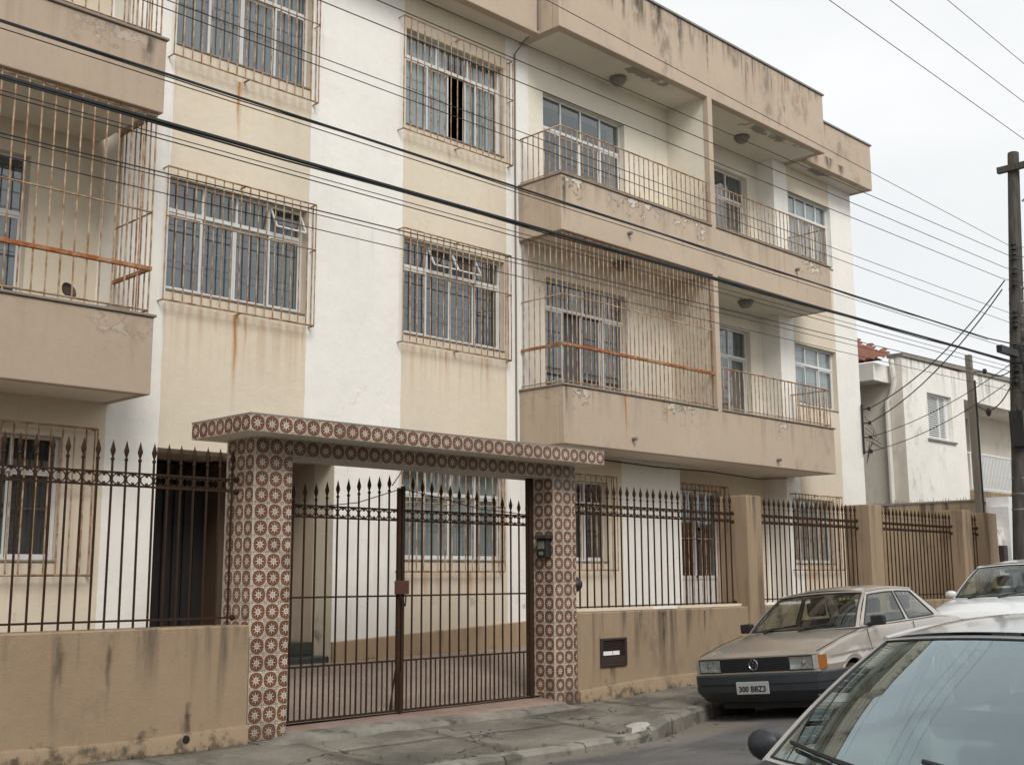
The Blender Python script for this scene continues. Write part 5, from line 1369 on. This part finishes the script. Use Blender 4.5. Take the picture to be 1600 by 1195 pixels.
# --- silver hatchback close to the camera
SN = dict(glass='glareglass', seal=.006, x0=.04, len=3.85, wheels=(.78, 3.2), wr=.29, sill=.24, crease=.62, track=.72,
          edge=[(.04, .62), (.2, .72), (.5, .80), (1.0, .875), (1.5, .91), (3.5, .95), (3.85, .9)], mid=[(.04, .65), (.2, .76), (.5, .855), (.95, .925), (1.5, .93), (3.5, .95), (3.85, .92)],
          wbelt=[(.04, .58), (.2, .70), (.9, .77), (2.2, .785), (3.4, .76), (3.85, .66)], wmax=[(.04, .64), (.25, .79), (.9, .82), (3.2, .825), (3.85, .72)],
          A0=(1.06, .735, .90), A1=(1.86, .575, 1.325), C1=(3.25, .56, 1.33), C0=(3.72, .69, .95), bow=(.24, .13), wcrown=.035, crown=.035, bulge=.04, rise=.03, fu=.945, fv=(.03, .965),
          win=[(.05, .46), (.50, .88)], wip=((.10, .80), (-.62, .0)))
near, nf, ns_ = car('parked_car', 'silver car close to the camera at the lower right corner', SN, None, 'silver_paint')
for s_ in (-1, 1):
    wing_mirror(near, (1.28, s_ * .78, .92), s_, (.10, .15, .13), 'bumper')
    G().grid(lambda u, v: (.07 + .12 * u * u, s_ * (.36 + .32 * u), .56 + .13 * v), 8, 4).build('headlight', 'lens', near, True)
G().box(.01, .06, -.32, .32, .58, .66).build('grille', 'black', near)
bumper_mesh([(.5, .81), (.2, .79), (.08, .70), (.0, .4), (-.02, 0)], [(0, .55), (.02, .52), (.02, .38), (-.02, .26), (-.08, .25), (-.08, .53)]).build('bumper', 'silver_paint', near, True, 40)
cw = G().grid(lambda u, v: (nf(-.97 + 1.94 * u, 0)[0] - .15 + .16 * v, nf(-.97 + 1.94 * u, 0)[1], nf(-.97 + 1.94 * u, 0)[2] - .018 + .022 * v), 20, 2).build('cowl', 'bumper', near, True)
NXf = 2.95
pose(near, (NXf, 1.82, -.145), R(3.0), 0, 0)

# ------------------------------------------------------------------ houses on the camera's side of the street (seen mirrored in the panes)
spec = ((-24, -12, 6.2, 'housecream', 'cream'), (-11.6, -1.0, 6.8, 'house', 'white'), (-.6, 9.4, 5.2, 'bandleft', 'tan'), (9.8, 21, 7.0, 'housecream', 'pale yellow'), (21.4, 36, 5.6, 'house', 'chalky white'))
for x0, x1, h, m_, nm in spec:
    t_ = thing('opposite_house', f'{nm} house across the street, mirrored dimly in the window panes', 'house', (0, 0, 0), 'houses on the opposite side of the street')
    gzb = gz(x0) - .3; ops_ = []
    n_ = int((x1 - x0) / 2.6)
    for k in range(n_):
        xa = x0 + .8 + k * (x1 - x0 - .8) / n_
        ops_.append((xa, xa + 1.3, gzb + 3.9, gzb + 5.0)) if h > 5.5 else None
        ops_.append((xa, xa + 1.3, gzb + (1.3 if k % 3 else .35), gzb + 2.5))
    wall_panel('wall', x0, x1, gzb, h, -3.1, .3, ops_, m_, t_)
    G().box(x0, x1, -11, -3.4, gzb, h - .2).build('rear_block', 'darkroom', t_)
    G().box(x0 - .05, x1 + .05, -11.1, -2.8, h + .002, h + .18).build('roof_slab', 'ledge', t_)
    for (a, b_, c, d) in ops_: G().box(a + .002, b_ - .002, -3.0, -2.98, c + .002, d - .002).build('window_pane', 'glass', t_)

# ------------------------------------------------------------------ grit in the gutter, weeds in the joints
rq = random.Random(21); g = G()
for k in range(600):
    x = rq.uniform(4, 16); yk = kerb_y(x); y = yk - abs(rq.gauss(0, .22)) - .01; z = road_z(x, y); r = rq.uniform(.003, .010) * (1.8 if rq.random() < .06 else 1)
    a = rq.uniform(0, 6.28)
    vs = [(x + r * math.cos(a + q * 2.09) * rq.uniform(.7, 1.2), y + r * math.sin(a + q * 2.09) * rq.uniform(.7, 1.2), z - .001) for q in range(3)] + [(x, y, z + r * .9)]
    g.add(vs, [(0, 1, 3), (1, 2, 3), (2, 0, 3)])
o = g.build('gutter_grit', 'kerb'); o['kind'] = 'stuff'; o['label'] = 'loose grit lying in the gutter along the kerb'; o['category'] = 'grit'
g = G()
for k in range(70):
    if k < 30: x = rq.uniform(4.2, 13.5); y = kerb_y(x) + .155 + rq.uniform(-.01, .02); z = swz(x, y)
    elif k < 58: x = rq.choice((rq.uniform(3.5, 5.8), rq.uniform(10.5, 13.6))); y = F - .055 + rq.uniform(-.02, .005); z = swz(x, y)
    else: x = rq.choice(xs) + rq.uniform(-.02, .02); y = rq.uniform(7.9, 9.2); z = swz(x, y)
    for q in range(rq.randint(4, 9)):
        a = rq.uniform(0, 6.28); h = rq.uniform(.012, .045); l = rq.uniform(.005, .03); px, py = x + rq.uniform(-.03, .03), y + rq.uniform(-.012, .012)
        wx, wy = .003 * math.sin(a), -.003 * math.cos(a)
        g.add([(px - wx, py - wy, z - .004), (px + wx, py + wy, z - .004), (px + wx * .6 + l * .5 * math.cos(a), py + wy * .6 + l * .5 * math.sin(a), z + h * .7), (px + l * math.cos(a), py + l * math.sin(a), z + h)], [(0, 1, 2), (0, 2, 3)])
o = g.build('joint_weeds', 'weed'); o['kind'] = 'stuff'; o['label'] = 'small weeds growing from pavement joints and the wall foot'; o['category'] = 'weeds'

g = G()
for k in range(34):
    if k % 3: x = rq.uniform(4.5, 14); y = kerb_y(x) - rq.uniform(.02, .35); z = road_z(x, y) + .004
    else: x = rq.uniform(4, 13.5); y = rq.uniform(kerb_y(x) + .3, F - .1); z = swz(x, y) + .004
    a = rq.uniform(0, 6.28); l = rq.uniform(.02, .045); w_ = l * .35; ca, sa = math.cos(a), math.sin(a)
    g.add([(x - l * ca, y - l * sa, z), (x + w_ * sa, y - w_ * ca, z + rq.uniform(.003, .014)), (x + l * ca, y + l * sa, z + rq.uniform(0, .012)), (x - w_ * sa, y + w_ * ca, z + rq.uniform(.003, .012)), (x, y, z + .002)], [(0, 1, 4), (1, 2, 4), (2, 3, 4), (3, 0, 4)])
MT['leaf'] = simple('dry_leaf', (0.13, 0.075, 0.03), .8)
o = g.build('fallen_leaves', 'leaf'); o['kind'] = 'stuff'; o['label'] = 'dry brown leaves scattered on the pavement and gutter'; o['category'] = 'leaves'
